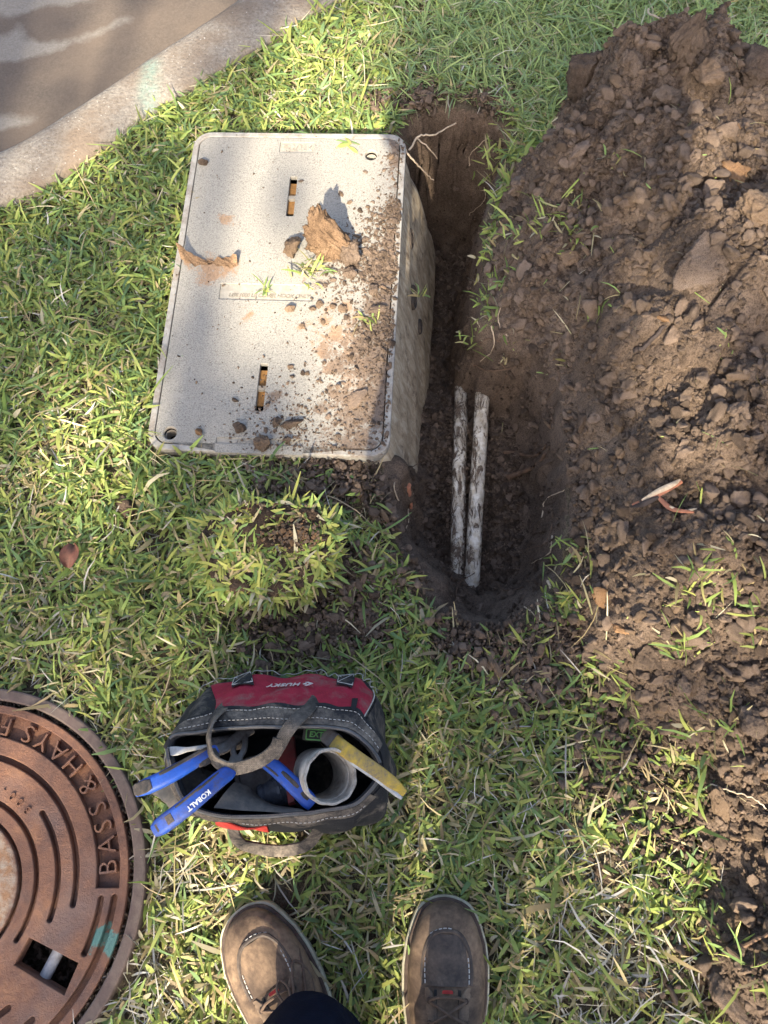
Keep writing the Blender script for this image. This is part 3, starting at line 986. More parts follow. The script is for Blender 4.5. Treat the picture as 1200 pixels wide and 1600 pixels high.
CLAY = [(298, 408, .014, 1.0), (330, 412, .018, .95), (360, 415, .018, .9), (320, 440, .02, .8), (345, 425, .02, .75), (350, 343, .014, .9), (372, 350, .012, .6), (525, 520, .018, .95), (540, 480, .016, .9), (520, 478, .014, .9), (505, 505, .010, .9), (470, 510, .011, .9), (545, 555, .02, .95), (520, 575, .02, .85), (570, 570, .022, .95), (565, 620, .02, .9), (382, 500, .016, .6), (395, 490, .012, .6), (500, 555, .016, .8), (330, 425, .03, .75), (365, 420, .025, .6), (550, 545, .07, .62), (500, 520, .04, .55), (560, 600, .07, .62), (325, 415, .045, .55), (340, 440, .04, .42), (355, 345, .02, .5), (375, 495, .035, .30), (510, 480, .03, .5), (520, 540, .06, .52), (480, 510, .02, .5), (560, 500, .04, .5), (540, 590, .04, .45), (290, 545, .03, .15), (400, 605, .03, .3), (265, 700, .03, .25)]
mud = np.zeros(len(co)); clay = np.zeros(len(co))
for arr, L in ((mud, MUD), (clay, CLAY)):
    for a, b, r, v in L:
        c = lid_px(a, b)
        arr[:] = np.maximum(arr, v * np.exp(-((co[:, 0] - c[0]) ** 2 + (co[:, 1] - c[1]) ** 2) / (r * r)))
mud = np.maximum(mud, 0.85 * sstep((co[:, 0] - (LW - 0.036)) / 0.024) * (0.75 + 0.25 * np.sin(co[:, 1] * 23)))
lc = lid_me.color_attributes.new('Col', 'FLOAT_COLOR', 'POINT')
c4 = np.ones((len(co), 4), np.float32); c4[:, 0] = mud; c4[:, 1] = clay; c4[:, 2] = 0
lc.data.foreach_set('color', c4.ravel())
lid = place_mesh('lid', lid_me, BOX_M @ Matrix.Translation((0, 0, 0.0015)), box, M['lid'], True, 30)
def lid_part(name, me, x, y, z, mat, parent=None, smooth=False, rot=0):
    return place_mesh(name, me, BOX_M @ Matrix.Translation((x, y, z)) @ Matrix.Rotation(rot, 4, 'Z'), parent or lid, mat, smooth)
for c, a, b in recs:
    me_ = outline_mesh([rrect(a + .001, b + .001, 0.002, 2)], 0.004)
    lid_part('recessed_panel', me_, c[0], c[1], -0.0012, M['recess'])
lid_part('lettering', text_mesh('USE 1000 LB COVER HOOK ONLY', 0.0108, 0.0014, 0.25, 0.92, 0.0002), rc[0][0] + .004, rc[0][1] - 0.007, -0.0008, M['lettering'])
lid_part('lettering', text_mesh('T22/32K', 0.0175, 0.0016, 0.0, 1.0), rc[1][0], rc[1][1], -0.0008, M['recess'])
lid_part('lettering', text_mesh('TIER', 0.019, 0.0016, 0.0, 1.1), rc[2][0] - .03, rc[2][1], -0.0008, M['recess'])
for s in slots:
    mb = MB()
    for dx in (-1, 1):
        mb.box((s[0] + dx * 0.0086, s[1], -0.005), 0.0028, 0.094, 0.009)
    for v in range(len(mb.v)): mb.v[v] = tuple(BOX_M @ Vector(mb.v[v]))
    mb.build('slot_sleeve', M['recess'], lid)
    mb = MB(); mb.box((s[0], s[1], -0.006), 0.0150, 0.008, 0.007)
    mb.v = [tuple(BOX_M @ Vector(q)) for q in mb.v]; mb.build('slot_bridge', M['recess'], lid)
    mb = MB(); mb.box((s[0], s[1] + .004, -0.0125), 0.0150, 0.070, 0.004)
    mb.v = [tuple(BOX_M @ Vector(q)) for q in mb.v]; mb.build('slot_filling', M['fibre'], lid)
for c in hooks:
    mb = MB()
    G = []
    for r, z in ((0.0135, 0.0008), (0.0115, -0.0005), (0.0112, -0.008), (0.0094, -0.0085), (0.0090, -0.046), (0.0001, -0.047)):
        G.append([tuple(BOX_M @ Vector((c[0] + r * math.cos(t), c[1] + r * math.sin(t), z))) for t in np.linspace(0, 2 * math.pi, 25)[:-1]])
    mb.grid(G, closed_v=True)
    mb.build('hook_socket', M['recess'], lid)
    mb = MB(); mb.grid([[tuple(BOX_M @ Vector((c[0] + r * math.cos(t), c[1] + r * math.sin(t), z))) for t in np.linspace(0, 2 * math.pi, 25)[:-1]] for r, z in ((0.0109, -0.004), (0.0085, -0.040), (0.0001, -0.041))], closed_v=True)
    mb.build('bore_shade', M['hole'], lid)  # black lining: shade of the socket hole painted by colour
# dark plate under the openings: shade of the hollow box put into colour
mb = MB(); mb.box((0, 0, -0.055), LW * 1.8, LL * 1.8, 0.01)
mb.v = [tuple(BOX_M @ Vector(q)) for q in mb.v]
mb.build('shade_plate', M['hole'], box)
rim_me = outline_mesh([rrect(hw, hl, 0.035, 10), rrect(LW + 0.0018, LL + 0.0018, 0.0245, 10)], 0.026, 0.002)
place_mesh('rim', rim_me, BOX_M @ Matrix.Translation((0, 0, 0.0012)), box, M['rim'], True, 40)
# flared wall with a wavy, dirt-crusted skin
G = []
nseg = 30
for k in range(nseg + 1):
    t = k / nseg
    z = -0.022 - 0.33 * t
    grow = -0.006 + 0.085 * t ** 0.9
    ring = rrect(hw + grow, hl + grow * 0.8, 0.036 + grow * 0.4, 8)
    # even spacing round the ring
    rp = np.array(ring + [ring[0]]); sl = np.r_[0, np.cumsum(np.hypot(*np.diff(rp, axis=0).T))]
    u = np.linspace(0, sl[-1], 181)[:-1]
    X = np.interp(u, sl, rp[:, 0]); Y = np.interp(u, sl, rp[:, 1])
    w = 0.006 * fbm(u * 1.0, np.full_like(u, z * 2.2), 0.10, 4, 44) * min(1, t * 5)
    nrm = np.stack([X / hw, Y / hl], 1); nrm /= np.linalg.norm(nrm, axis=1)[:, None]
    side = (np.abs(X) > hw + grow - 0.03)
    X = X + np.where(side, np.sign(X) * w, 0)
    G.append([tuple(BOX_M @ Vector((x, y, z))) for x, y in zip(X, Y)])
mb = MB(); mb.grid(G, closed_v=True)
wall = mb.build('wall', M['wall'], box, angle=60)
# lip band under the rim and plugs in the wall facing the trench
def wall_pt(ly, z):
    t = (-0.022 - z) / 0.33
    grow = -0.006 + 0.085 * max(t, 0) ** 0.9
    return BOX_M @ Vector((hw + grow, ly, z))
for ly, z, r, nm in ((0.175, -0.095, 0.024, 'plug'), (0.07, -0.14, 0.028, 'plug'), (0.045, -0.205, 0.018, 'plug')):
    mb = MB(); G = []
    c = wall_pt(ly, z); nrm = (BOX_M.to_3x3() @ Vector((1, 0, 0.25))).normalized(); a = (BOX_M.to_3x3() @ Vector((0, 1, 0))).normalized(); b = nrm.cross(a)
    for rr, h in ((1.0, -.008), (1.0, .003), (.86, .006), (.8, .002), (.45, .001), (.4, .0055), (.02, .0065)):
        G.append([c + a * (r * rr * math.cos(t)) + b * (r * 0.62 * rr * math.sin(t)) + nrm * h for t in np.linspace(0, 2 * math.pi, 25)[:-1]])
    mb.grid(G, closed_v=True); mb.build(nm, M['knob'], box)

# ------------------------------------------------------------------ manhole
man = thing('manhole_cover', 'round rusty iron manhole cover with raised lettering and a square opening beside the tool bag', 'manhole cover', (MAN_C[0], MAN_C[1], -0.008))
MM = Matrix.Translation((MAN_C[0], MAN_C[1], -0.008))


def arc_slot(r0, r1, a0, a1, n=60, cap=6):
    """closed outline of a curved groove with round ends (angles in degrees, counter-clockwise)"""
    a0, a1 = math.radians(a0), math.radians(a1)
    rm, h = (r0 + r1) / 2, (r1 - r0) / 2
    out = [(r1 * math.cos(t), r1 * math.sin(t)) for t in np.linspace(a0, a1, n)]
    c = (rm * math.cos(a1), rm * math.sin(a1))
    out += [(c[0] + h * math.cos(a1 + math.pi * k / cap), c[1] + h * math.sin(a1 + math.pi * k / cap)) for k in range(1, cap)]
    out += [(r0 * math.cos(t), r0 * math.sin(t)) for t in np.linspace(a1, a0, n)]
    c = (rm * math.cos(a0), rm * math.sin(a0))
    out += [(c[0] + h * math.cos(a0 + math.pi + math.pi * k / cap), c[1] + h * math.sin(a0 + math.pi + math.pi * k / cap)) for k in range(1, cap)]
    return out


def sector(r0, r1, a0, a1, n=80):
    a0, a1 = math.radians(a0), math.radians(a1)
    return [(r1 * math.cos(t), r1 * math.sin(t)) for t in np.linspace(a0, a1, n)] + [(r0 * math.cos(t), r0 * math.sin(t)) for t in np.linspace(a1, a0, n)]


hole_c = [np.array(P2(*q, -0.008)) - MAN_C for q in ((45, 1465), (122, 1505), (100, 1555), (22, 1508))]
hole_poly = [tuple(q) for q in hole_c]
outl = [circle_pts(0.258, 140), sector(0.213, 0.246, 0.5, 176), arc_slot(0.218, 0.2265, -21, 0.0 - 3), arc_slot(0.236, 0.2455, -75, -2.5), arc_slot(0.180, 0.1885, -6, 176), arc_slot(0.154, 0.162, -14, 40), arc_slot(0.154, 0.162, 80, 176),
        arc_slot(0.124, 0.131, -30, 176), arc_slot(0.101, 0.107, -36, 150), hole_poly,
        arc_slot(0.180, 0.188, -100, -52), arc_slot(0.154, 0.161, -100, -58), arc_slot(0.213, 0.221, -100, -47), arc_slot(0.124, 0.131, -100, -52), arc_slot(0.180, 0.188, 188, 255), arc_slot(0.213, 0.222, 188, 255), arc_slot(0.124, 0.131, 188, 255)]
plate = place_mesh('cover_plate', outline_mesh(outl, 0.015, 0.0014), MM, man, M['rust'], True, 35)
base = outline_mesh([circle_pts(0.257, 120), [tuple(np.array(q) * 1.0) for q in hole_poly]], 0.010)
place_mesh('cover_base', base, MM @ Matrix.Translation((0, 0, -0.0128)), man, M['rust'])
# letters: baseline on the outside, read counter-clockwise
LET = [('B', 7.1), ('A', 14.6), ('S', 21.4), ('S', 28.1), ('&', 37.3), ('H', 46.9), ('A', 55.0), ('Y', 62.3), ('S', 69.0), ('F', 78.2), ('O', 85.4), ('U', 93), ('N', 100.6), ('D', 108.2), ('R', 115.8), ('Y', 123)]
for ch, a in LET:
    t = math.radians(a)
    R = Matrix.Rotation(t + math.pi / 2, 4, 'Z')
    lm = text_mesh(ch, 0.0375, 0.012, 0, 1, -0.0004)
    o = place_mesh('lettering', lm, MM @ Matrix.Translation((0.2296 * math.cos(t), 0.2296 * math.sin(t), -0.0075)) @ R, man, M['rust'])
for ch, a in (('3', 46.7), ('0', 53.0), ('0', 59.0), ('-', 65.2)):
    t = math.radians(a)
    lm = text_mesh(ch, 0.017, 0.004, 0, 1, -0.0003)
    place_mesh('lettering', lm, MM @ Matrix.Translation((0.1455 * math.cos(t), 0.1455 * math.sin(t), 0.0005)) @ Matrix.Rotation(t + math.pi / 2, 4, 'Z'), man, M['rust'])
# grey bar across the square opening
a = P3(97, 1476, -0.03); b = P3(60, 1546, -0.03)
mb = MB(); mb.tube([a, b], 0.0085, 12); mb.build('bar', M['galv'], man)
# frame ring
place_mesh('frame_ring', outline_mesh([circle_pts(MAN_R, 150), circle_pts(0.2645, 150)], 0.07, 0.003), MM @ Matrix.Translation((0, 0, -0.001)), man, M['iron_frame'], True, 40)

# ------------------------------------------------------------------ clods
def ico(sub):
    bm = bmesh.new(); bmesh.ops.create_icosphere(bm, subdivisions=sub, radius=1.0)
    V = np.array([v.co[:] for v in bm.verts]); F = np.array([[v.index for v in f.verts] for f in bm.faces]); bm.free()
    return V, F


ICO = {s: ico(s) for s in (1, 2, 3, 4, 5)}


def n3(V, s, seed):
    return (fbm(V[:, 0] + V[:, 2] * 0.37 + 7, V[:, 1] + V[:, 2] * 0.61 + 3, s, 3, seed) + fbm(V[:, 2] + 5, V[:, 0] * 0.7 - V[:, 1] * 0.5, s, 3, seed + 1)) * 0.7


def clod_shape(seed, sub=3, cuts=9, rough=0.10, dims=(1, 1, 1), lo=0.55):
    r = np.random.default_rng(seed)
    V, F = ICO[sub]; V = V.copy()
    for _ in range(cuts):
        n = r.normal(size=3); n /= np.linalg.norm(n); d = r.uniform(lo, 0.92)
        k = V @ n
        over = np.maximum(k - d, 0)
        V = V - over[:, None] * n * 0.93
    L = np.linalg.norm(V, axis=1, keepdims=True)
    U = V / np.maximum(L, 1e-6)
    V = V + U * (rough * n3(U * 1.0, 0.55, seed * 3 + 1) + rough * 0.75 * n3(U, 0.22, seed * 3 + 2) + (rough * 0.6 * n3(U, 0.10, seed * 3 + 5) if sub >= 3 else 0) + (rough * 0.4 * n3(U, 0.05, seed * 3 + 8) if sub >= 4 else 0))[:, None]
    return V * np.array(dims), F


CLOD_MESH = {}


def clod_mesh(kind, var, sub=3):
    key = (kind, var, sub)
    if key not in CLOD_MESH:
        dims = [(1, .85, .75), (1.1, .8, .7), (1, 1, .7), (1.25, .75, .65), (.95, .9, .85), (1.1, .95, .6), (1.3, .8, .55), (1, .7, .8)][var % 8]
        V, F = clod_shape(100 + var, sub, 17, 0.16, dims, 0.36)
        CLOD_MESH[key] = np_mesh('clod', V, F, M[kind + '_c'], smooth=True)
    return CLOD_MESH[key]


def clod(name, kind, var, loc, r, label, cat, group=None, rot=None, scale=(1, 1, 1), sub=3):
    o = link(name, clod_mesh(kind, var, 5 if r > 0.017 else 4))
    o.location = loc
    rr = rot if rot is not None else (RNG.uniform(-.5, .5), RNG.uniform(-.5, .5), RNG.uniform(0, 6.28))
    o.rotation_euler = rr
    o.scale = (r * scale[0], r * scale[1], r * scale[2])
    return tag(o, label, cat, group)


OCC = []


def big_clod(px, py, rpx, kind, var, label, cat='soil clod', name='soil_clod', scale=(1, 1, 1), rot=None, sink=0.35, group=None, z=None):
    p = surf_px(px, py) if z is None else np.array(P3(px, py, z))
    r = rpx * mpp(py, p[2])
    OCC.append((p[0], p[1], r * max(scale[0], scale[1])))
    return clod(name, kind, var, (p[0], p[1], p[2] + r * (0.6 - sink) * scale[2]), r, label, cat, group, rot, scale)


BIG = [
    (982, 108, 36, 'soil', 0, 'blocky brown clod at the grassy top edge of the heap beside the upright slab', (1, .9, 1)),
    (915, 128, 42, 'dark_soil', 4, 'square dark clod with a sheer cut side where the heap meets the tall grass', (1, .85, 1.1)),
    (1102, 128, 36, 'clay', 2, 'pale tan clod near the summit of the heap under the upright slab', (1, .9, .9)),
    (1046, 158, 24, 'soil', 1, 'rounded brown clod between the pale tan summit clod and the square dark one', (1, 1, .9)),
    (1172, 122, 42, 'dark_soil', 5, 'dark hollowed slab of soil beside the pale tan summit clod at the picture edge', (1, .8, 1.1)),
    (1136, 285, 44, 'orange_clay', 2, 'crumbly orange-tan sandy clod, the brightest lump on the upper heap', (1, .85, .7)),
    (1180, 345, 46, 'clay', 7, 'smooth tan wedge of clay at the picture edge below the orange sandy lump', (1, 1.1, .9)),
    (1100, 420, 58, 'soil', 5, 'large flat brown slab of pressed soil, widest lump on the heap', (1, .95, .55)),
    (890, 405, 25, 'clay', 0, 'tan-brown clod standing just below the grass tufts on the heap edge', (.9, 1.1, 1)),
    (810, 297, 29, 'soil', 3, 'pinkish-brown clod on the trench lip beside the hanging grass', (1, .9, .8)),
    (898, 243, 20, 'soil', 1, 'brown clod with an orange fleck on the upper slope of the heap', (1, .9, .9)),
    (1026, 665, 25, 'soil', 2, 'round brown clod in the middle of the heap above the split red root', (1, .95, .9)),
    (1064, 708, 24, 'soil', 3, 'tall knobbly clod standing just above the split red root', (.7, 1.3, 1)),
    (996, 571, 15, 'clay', 3, 'small tan oblong clod at the end of the black twig', (.7, 1.2, .8)),
    (1034, 498, 11, 'orange_clay', 1, 'small orange chip of clay at the upper end of the black twig', (1.1, .8, .8)),
    (1150, 205, 12, 'orange_clay', 0, 'small bright orange lump above the crumbly orange-tan clod', (1, .9, .8)),
    (1108, 222, 16, 'soil', 4, 'grey-brown stone-like clod left of the bright orange lump', (1, 1.1, .8)),
    (1155, 645, 22, 'soil', 4, 'crusted brown clod near the picture edge of the mid heap', (1, .9, .9)),
    (966, 664, 19, 'clay', 7, 'flat-faced tan clod beside the round clod in mid heap', (1, .8, .8)),
    (1062, 480, 20, 'soil', 6, 'flat brown clod just below the wide pressed slab', (1.1, .8, .6)),
    (842, 1056, 21, 'clay', 4, 'fist-sized brown clod on the lawn just below the rounded end of the trench', (.9, 1.1, .9)),
    (832, 1026, 14, 'soil', 0, 'smaller brown clod touching the fist-sized one below the trench', (1, 1, .9)),
    (952, 1368, 36, 'clay', 6, 'broad flat brown clod sunk in the grass right of the shoes', (1.1, .8, .5)),
    (952, 1214, 20, 'orange_clay', 2, 'ragged orange clod lying in the grass below the trench', (1, .9, .8)),
    (1121, 1264, 32, 'clay', 1, 'smooth egg-shaped brown clod at the grass edge of the lower heap', (1, .75, .8)),
    (1068, 1421, 22, 'clay', 6, 'brown wedge-shaped clod beside the brightest tuft of grass near the bottom', (1.1, .7, .7)),
    (1108, 1442, 22, 'soil', 0, 'rough brown clod between the wedge-shaped clod and the cracked one', (.9, 1, .9)),
    (1144, 1440, 23, 'clay', 2, 'cracked tan-brown clod at the lower heap beside the pale dry tuft', (1, .9, .9)),
    (1132, 1548, 46, 'soil', 5, 'big dark brown clod in the lowest corner of the heap', (1.1, .7, .7)),
    (1160, 1400, 18, 'soil', 7, 'knobbly brown clod behind the cracked tan-brown clod', (1, 1, .9)),
    (800, 1156, 27, 'soil', 5, 'flat grey-brown chip of dried soil lying on the grass midway to the shoes', (1, .75, .28)),
    (652, 944, 13, 'soil', 1, 'brown clod on the grass at the left of the trench end', (1, .8, .7)),
    (672, 1043, 14, 'dark_soil', 5, 'flat dark chip in the grass below the trench end', (1, .7, .4)),
    (200, 798, 30, 'dark_soil', 2, 'dark crumbly clod alone on the lawn near the box corner', (1, .8, .9)),
    (572, 982, 32, 'dark_soil', 4, 'dark crumbly clod beside the lifted piece of turf', (.9, 1.05, .8)),
    (1032, 1104, 15, 'clay', 4, 'single light-brown clod on the grassy foot of the heap', (1, .9, .8)),
    (944, 938, 26, 'orange_clay', 5, 'orange crumbly patch of clay on the heap near the trench end', (.9, 1.2, .35)),
    (968, 985, 20, 'orange_clay', 3, 'second orange lump just below the orange crumbly patch', (1, .8, .45)),
    (1165, 1130, 34, 'soil', 4, 'large brown lump at the picture edge below the dark hollow of the heap', (1, .9, .7)),
    (1080, 855, 18, 'soil', 3, 'rounded brown clod on the smooth flank below the split red root', (1, .9, .6)),
    (1090, 600, 20, 'soil', 0, 'brown clod at mid heap right of the round one', (1, .8, .8)),
    (918, 770, 17, 'soil', 1, 'brown clod by the pale seedling on the heap edge', (1, .9, .8)),
    (935, 830, 16, 'soil', 2, 'brown clod halfway between the pale seedling and the orange patch', (1, .9, .8)),
    (990, 840, 20, 'dark_soil', 7, 'dark grey-brown flat clod below the split red root', (1.1, .8, .6)),
    (555, 745, 16, 'dark_soil', 0, 'dark clod heaped against the near edge of the box beside the trench', (1, .9, .9)),
    (498, 765, 22, 'dark_soil', 6, 'dark flat clod between the box edge and the lifted turf', (1.1, .8, .7)),
    (530, 730, 14, 'dark_soil', 3, 'small dark clod touching the near rim of the box', (1, .9, .9)),
    (455, 735, 14, 'dark_soil', 1, 'dark clod half under the near rim of the box by the grass', (1, .9, .8)),
]
for i, (a, b, r, k, v, lab, sc) in enumerate(BIG):
    big_clod(a, b, r, k, v, lab, scale=sc)

# the upright slab at the top of the heap
def slab(name, mat, pts_px, z0, lean, thick, label, cat, seed, up_px=None):
    pass


V_, F_ = clod_shape(333, 5, 16, 0.26, (1, .45, 1.25), 0.4)
top = np.clip((V_[:, 2] + 0.2) / 1.3, 0, 1)
V_[:, 0] = V_[:, 0] * (1 - 0.55 * top) + 0.35 * top
me = np_mesh('soil_slab', V_, F_, M['dark_soil_c'], smooth=True)
o = link('soil_slab', me); p = surf_px(1070, 96); s = 36 * mpp(92, p[2])
o.location = (p[0], p[1] + 0.01, p[2] + 0.045); o.scale = (s, s, s * 1.05); o.rotation_euler = (-0.35, 0.1, 0.35)
tag(o, 'dark jagged slab of soil standing upright at the summit of the heap', 'soil slab')

# clods lying on the lid
LID = [
    (500, 372, 46, 'clay', None, ''),
]
def on_lid(px, py, rpx, kind, var, label, scale=(1, 1, 1), rot=None, lift=0.45, name='soil_clod', cat='soil clod'):
    lx, ly = lid_px(px, py); q = box_pt(lx, ly, 0.0015); r = rpx * mpp(py, 0.02)
    return clod(name, kind, var, (q[0], q[1], q[2] + r * lift * scale[2]), r, label, cat, None, rot, scale)


V_, F_ = clod_shape(512, 5, 18, 0.30, (0.95, .50, 1.15), 0.40)
t = np.clip((V_[:, 2]) / 1.0, 0, 1)
V_[:, 0] = V_[:, 0] * (1 - 0.5 * t) - 0.50 * t
me = np_mesh('soil_shard', V_, F_, M['shard_c'], smooth=True)
o = link('soil_shard', me); lx, ly = lid_px(515, 398); q = box_pt(lx, ly); s = 48 * mpp(390, .03)
o.location = (q[0], q[1], q[2] + 0.030); o.scale = (s, s, s); o.rotation_euler = (-0.30, 0.12, -0.12)
tag(o, 'tall jagged tan shard of clay standing on the lid and casting a pointed shadow', 'soil shard')
on_lid(457, 395, 21, 'clay', 3, 'tan clod leaning against the tall shard on the lid', (.75, 1.25, 1.2), (0.2, 0, 0.35))
on_lid(548, 402, 25, 'soil', 4, 'blunt brown clod joined to the side of the tall shard on the lid', (.9, 1, 1.1), (0.2, 0.1, 0.3))
on_lid(545, 432, 17, 'soil', 0, 'dark brown clod below the tall shard on the lid', (1, 1, .9))
on_lid(583, 455, 12, 'soil', 4, 'brown clod on the muddy edge of the lid under the shard', (1, .8, .8))
on_lid(592, 486, 18, 'soil', 6, 'long brown clod lying on the muddy lid edge above a grass sprig', (1.2, .75, .7), (0, 0, 0.2))
on_lid(320, 258, 8, 'dark_soil', 1, 'small dark pellet in the far grassy corner of the lid')
on_lid(374, 672, 12, 'dark_soil', 4, 'round dark clod near the hook hole end of the lid, by itself')
on_lid(432, 664, 11, 'dark_soil', 2, 'dark clod touching the largest oval clod at the near end of the lid')
on_lid(455, 666, 16, 'dark_soil', 3, 'oval dark clod, the widest of those at the near end of the lid', (1.2, .85, .8), (0, 0, 0.1))
on_lid(413, 697, 20, 'clay', 7, 'tan-brown crusted clod lying over the TIER panel of the lid', (.9, 1.1, .8), (0, 0, 0.6))
on_lid(448, 690, 11, 'dark_soil', 0, 'dark clod between the oval clod and the near rim of the lid')
on_lid(311, 677, 10, 'orange_clay', 0, 'orange-tan pellet beside the hook hole on the lid')
on_lid(556, 625, 20, 'soil', 5, 'flattened brown clod on the muddy corner of the lid', (1, 1, .35))
on_lid(456, 486, 9, 'clay', 1, 'tan pellet under the lettered panel of the lid')
for (a, b, r) in ((490, 484, 8), (500, 478, 8), (520, 480, 10), (535, 484, 10), (472, 512, 8), (505, 503, 6), (455, 575, 7), (480, 585, 6), (600, 268, 5), (590, 300, 5), (574, 325, 5), (570, 270, 5), (470, 285, 6), (532, 305, 6), (545, 318, 5)):
    on_lid(a, b, r, 'clay' if b > 300 else 'soil', int(a) % 8, 'small clay pellet scattered on the lid', (1, 1, .6)).__setitem__('group', 'small clay pellets on the lid')

# middling clods strewn over the heap and its foot
NMED = 245
cand = []
tries = 0
while len(cand) < NMED and tries < 40000:
    tries += 1
    a = RNG.uniform(760, 1215); b = RNG.uniform(60, 1610)
    x, y = P2(a, b, 0.05)
    ph = float(pile_at(np.array([x]), np.array([y]))[0])
    if ph < 0.012: continue
    if b < 1000 and RNG.uniform() < 0.25: continue
    r = 0.0075 * math.exp(abs(RNG.normal(0, 0.50)))
    r = min(r, 0.026)
    if any((x - u) ** 2 + (y - v) ** 2 < (0.75 * (r + w)) ** 2 for u, v, w in OCC): continue
    OCC.append((x, y, r)); cand.append((x, y, r))
GRP = 'loose soil clods strewn over the heap'
for x, y, r in cand:
    z = float(surf(x, y)[0])
    k = RNG.choice(['soil', 'soil', 'soil', 'dark_soil', 'clay'], p=[.34, .3, .12, .14, .10])
    sz = 'thumb-sized' if r < 0.012 else 'egg-sized'
    col = {'soil': 'brown', 'dark_soil': 'dark brown', 'clay': 'tan'}[k]
    zone = ('near the summit of the heap' if y > 1.15 else 'on the upper heap by the wide slab' if y > 0.72 else
            'on the lower heap around the split root' if y > 0.28 else 'at the grassy foot of the heap')
    clod('soil_clod', k, int(RNG.integers(0, 8)), (x, y, z + r * 0.18), r, 'loose %s %s clod %s' % (sz, col, zone), 'soil clod', '%s %s clods %s' % (sz, col, zone))

# crumbs: too many and too small to pick apart; one object each, scattered with geometry nodes
def crumb_set(name, kinds):
    c = bpy.data.collections.new(name)
    for i, k in enumerate(kinds):
        V, F = clod_shape(700 + i, 3, 15, 0.20, [(1, .85, .8), (1.15, .8, .7), (1, 1, .75), (1.25, .75, .7), (.95, .9, .9), (1, .7, .85)][i % 6], 0.40)
        o = bpy.data.objects.new(name + '_piece', np_mesh(name + '_piece', V, F, M[k + '_c'], smooth=True))
        c.objects.link(o)
    return c


CRUMBS = {'heap': crumb_set('heap_crumb', ['soil'] * 7 + ['dark_soil'] * 2 + ['clay']),
          'damp': crumb_set('damp_crumb', ['soil'] * 3 + ['dark_soil'] * 5),
          'orange': crumb_set('orange_crumb', ['orange_clay'] * 3 + ['clay'] * 3 + ['soil'] * 2)}
_groups = {}


def scatter_group(key):
    if key in _groups: return _groups[key]
    g = bpy.data.node_groups.new('scatter_' + key, 'GeometryNodeTree')
    g.interface.new_socket('Geometry', in_out='INPUT', socket_type='NodeSocketGeometry')
    g.interface.new_socket('Geometry', in_out='OUTPUT', socket_type='NodeSocketGeometry')
    N = g.nodes
    i = N.new('NodeGroupInput'); o = N.new('NodeGroupOutput')
    ci = N.new('GeometryNodeCollectionInfo'); ci.inputs['Collection'].default_value = CRUMBS[key]
    ci.inputs['Separate Children'].default_value = True; ci.inputs['Reset Children'].default_value = True
    ip = N.new('GeometryNodeInstanceOnPoints'); ip.inputs['Pick Instance'].default_value = True
    def attr(n, t):
        a = N.new('GeometryNodeInputNamedAttribute'); a.data_type = t; a.inputs['Name'].default_value = n
        return [q for q in a.outputs if q.enabled][0]
    e2r = N.new('FunctionNodeEulerToRotation')
    L = g.links.new
    L(i.outputs[0], ip.inputs['Points']); L(ci.outputs[0], ip.inputs['Instance'])
    L(attr('rot', 'FLOAT_VECTOR'), e2r.inputs[0]); L(e2r.outputs[0], ip.inputs['Rotation'])
    L(attr('scl', 'FLOAT_VECTOR'), ip.inputs['Scale']); L(attr('pick', 'INT'), ip.inputs['Instance Index'])
    L(ip.outputs[0], o.inputs[0])
    _groups[key] = g
    return g


def crumbs(name, pts, rad, key, label, flat_=0.85):
    pts = np.asarray(pts, np.float32); n = len(pts)
    me = bpy.data.meshes.new(name)
    me.vertices.add(n); me.vertices.foreach_set('co', pts.ravel())
    a = me.attributes.new('rot', 'FLOAT_VECTOR', 'POINT'); a.data.foreach_set('vector', np.stack([RNG.uniform(-.9, .9, n), RNG.uniform(-.9, .9, n), RNG.uniform(0, 6.28, n)], -1).astype(np.float32).ravel())
    sc = rad[:, None] * np.stack([RNG.uniform(.8, 1.25, n), RNG.uniform(.8, 1.25, n), RNG.uniform(.6, 1.0, n)], -1)
    a = me.attributes.new('scl', 'FLOAT_VECTOR', 'POINT'); a.data.foreach_set('vector', sc.astype(np.float32).ravel())
    a = me.attributes.new('pick', 'INT', 'POINT'); a.data.foreach_set('value', RNG.integers(0, 1000, n).astype(np.int32))
    o = link(name, me)
    md = o.modifiers.new('scatter', 'NODES'); md.node_group = scatter_group(key)
    return tag(o, label, kind='stuff')


def sample(n, x0, x1, y0, y1, accept):
    X = RNG.uniform(x0, x1, n); Y = RNG.uniform(y0, y1, n)
    k = accept(X, Y)
    return X[k], Y[k]


def heap_rough(x, y): return 0.40 + 0.9 * sstep(0.55 + fbm(x, y, 0.22, 2, 68))
X, Y = sample(75000, 0.12, 1.12, -0.55, 1.72, lambda x, y: (pile_at(x, y) > 0.004) & (RNG.uniform(0, 1, x.shape) < heap_rough(x, y)))
R = np.clip(0.0019 * np.exp(np.abs(RNG.normal(0, 0.55, len(X)))), 0.0016, 0.0040)
X2, Y2 = sample(30000, 0.12, 1.12, -0.55, 1.72, lambda x, y: (pile_at(x, y) > 0.004) & (RNG.uniform(0, 1, x.shape) < heap_rough(x, y)))
R2 = np.clip(0.0036 * np.exp(np.abs(RNG.normal(0, 0.62, len(X2)))), 0.0032, 0.017)
X = np.concatenate([X, X2]); Y = np.concatenate([Y, Y2]); R = np.concatenate([R, R2])
crumbs('soil_crumbs', np.stack([X, Y, surf(X, Y) + R * RNG.uniform(.1, .6, len(R))], -1), R, 'heap', 'loose soil crumbs and lumps covering the heap')
g_ = lambda x, y: inside(TRENCH, x, y)
X, Y = sample(34000, -0.05, 0.40, 0.20, 1.36, g_)
Z = ground_at(X, Y); k = Z < -0.09
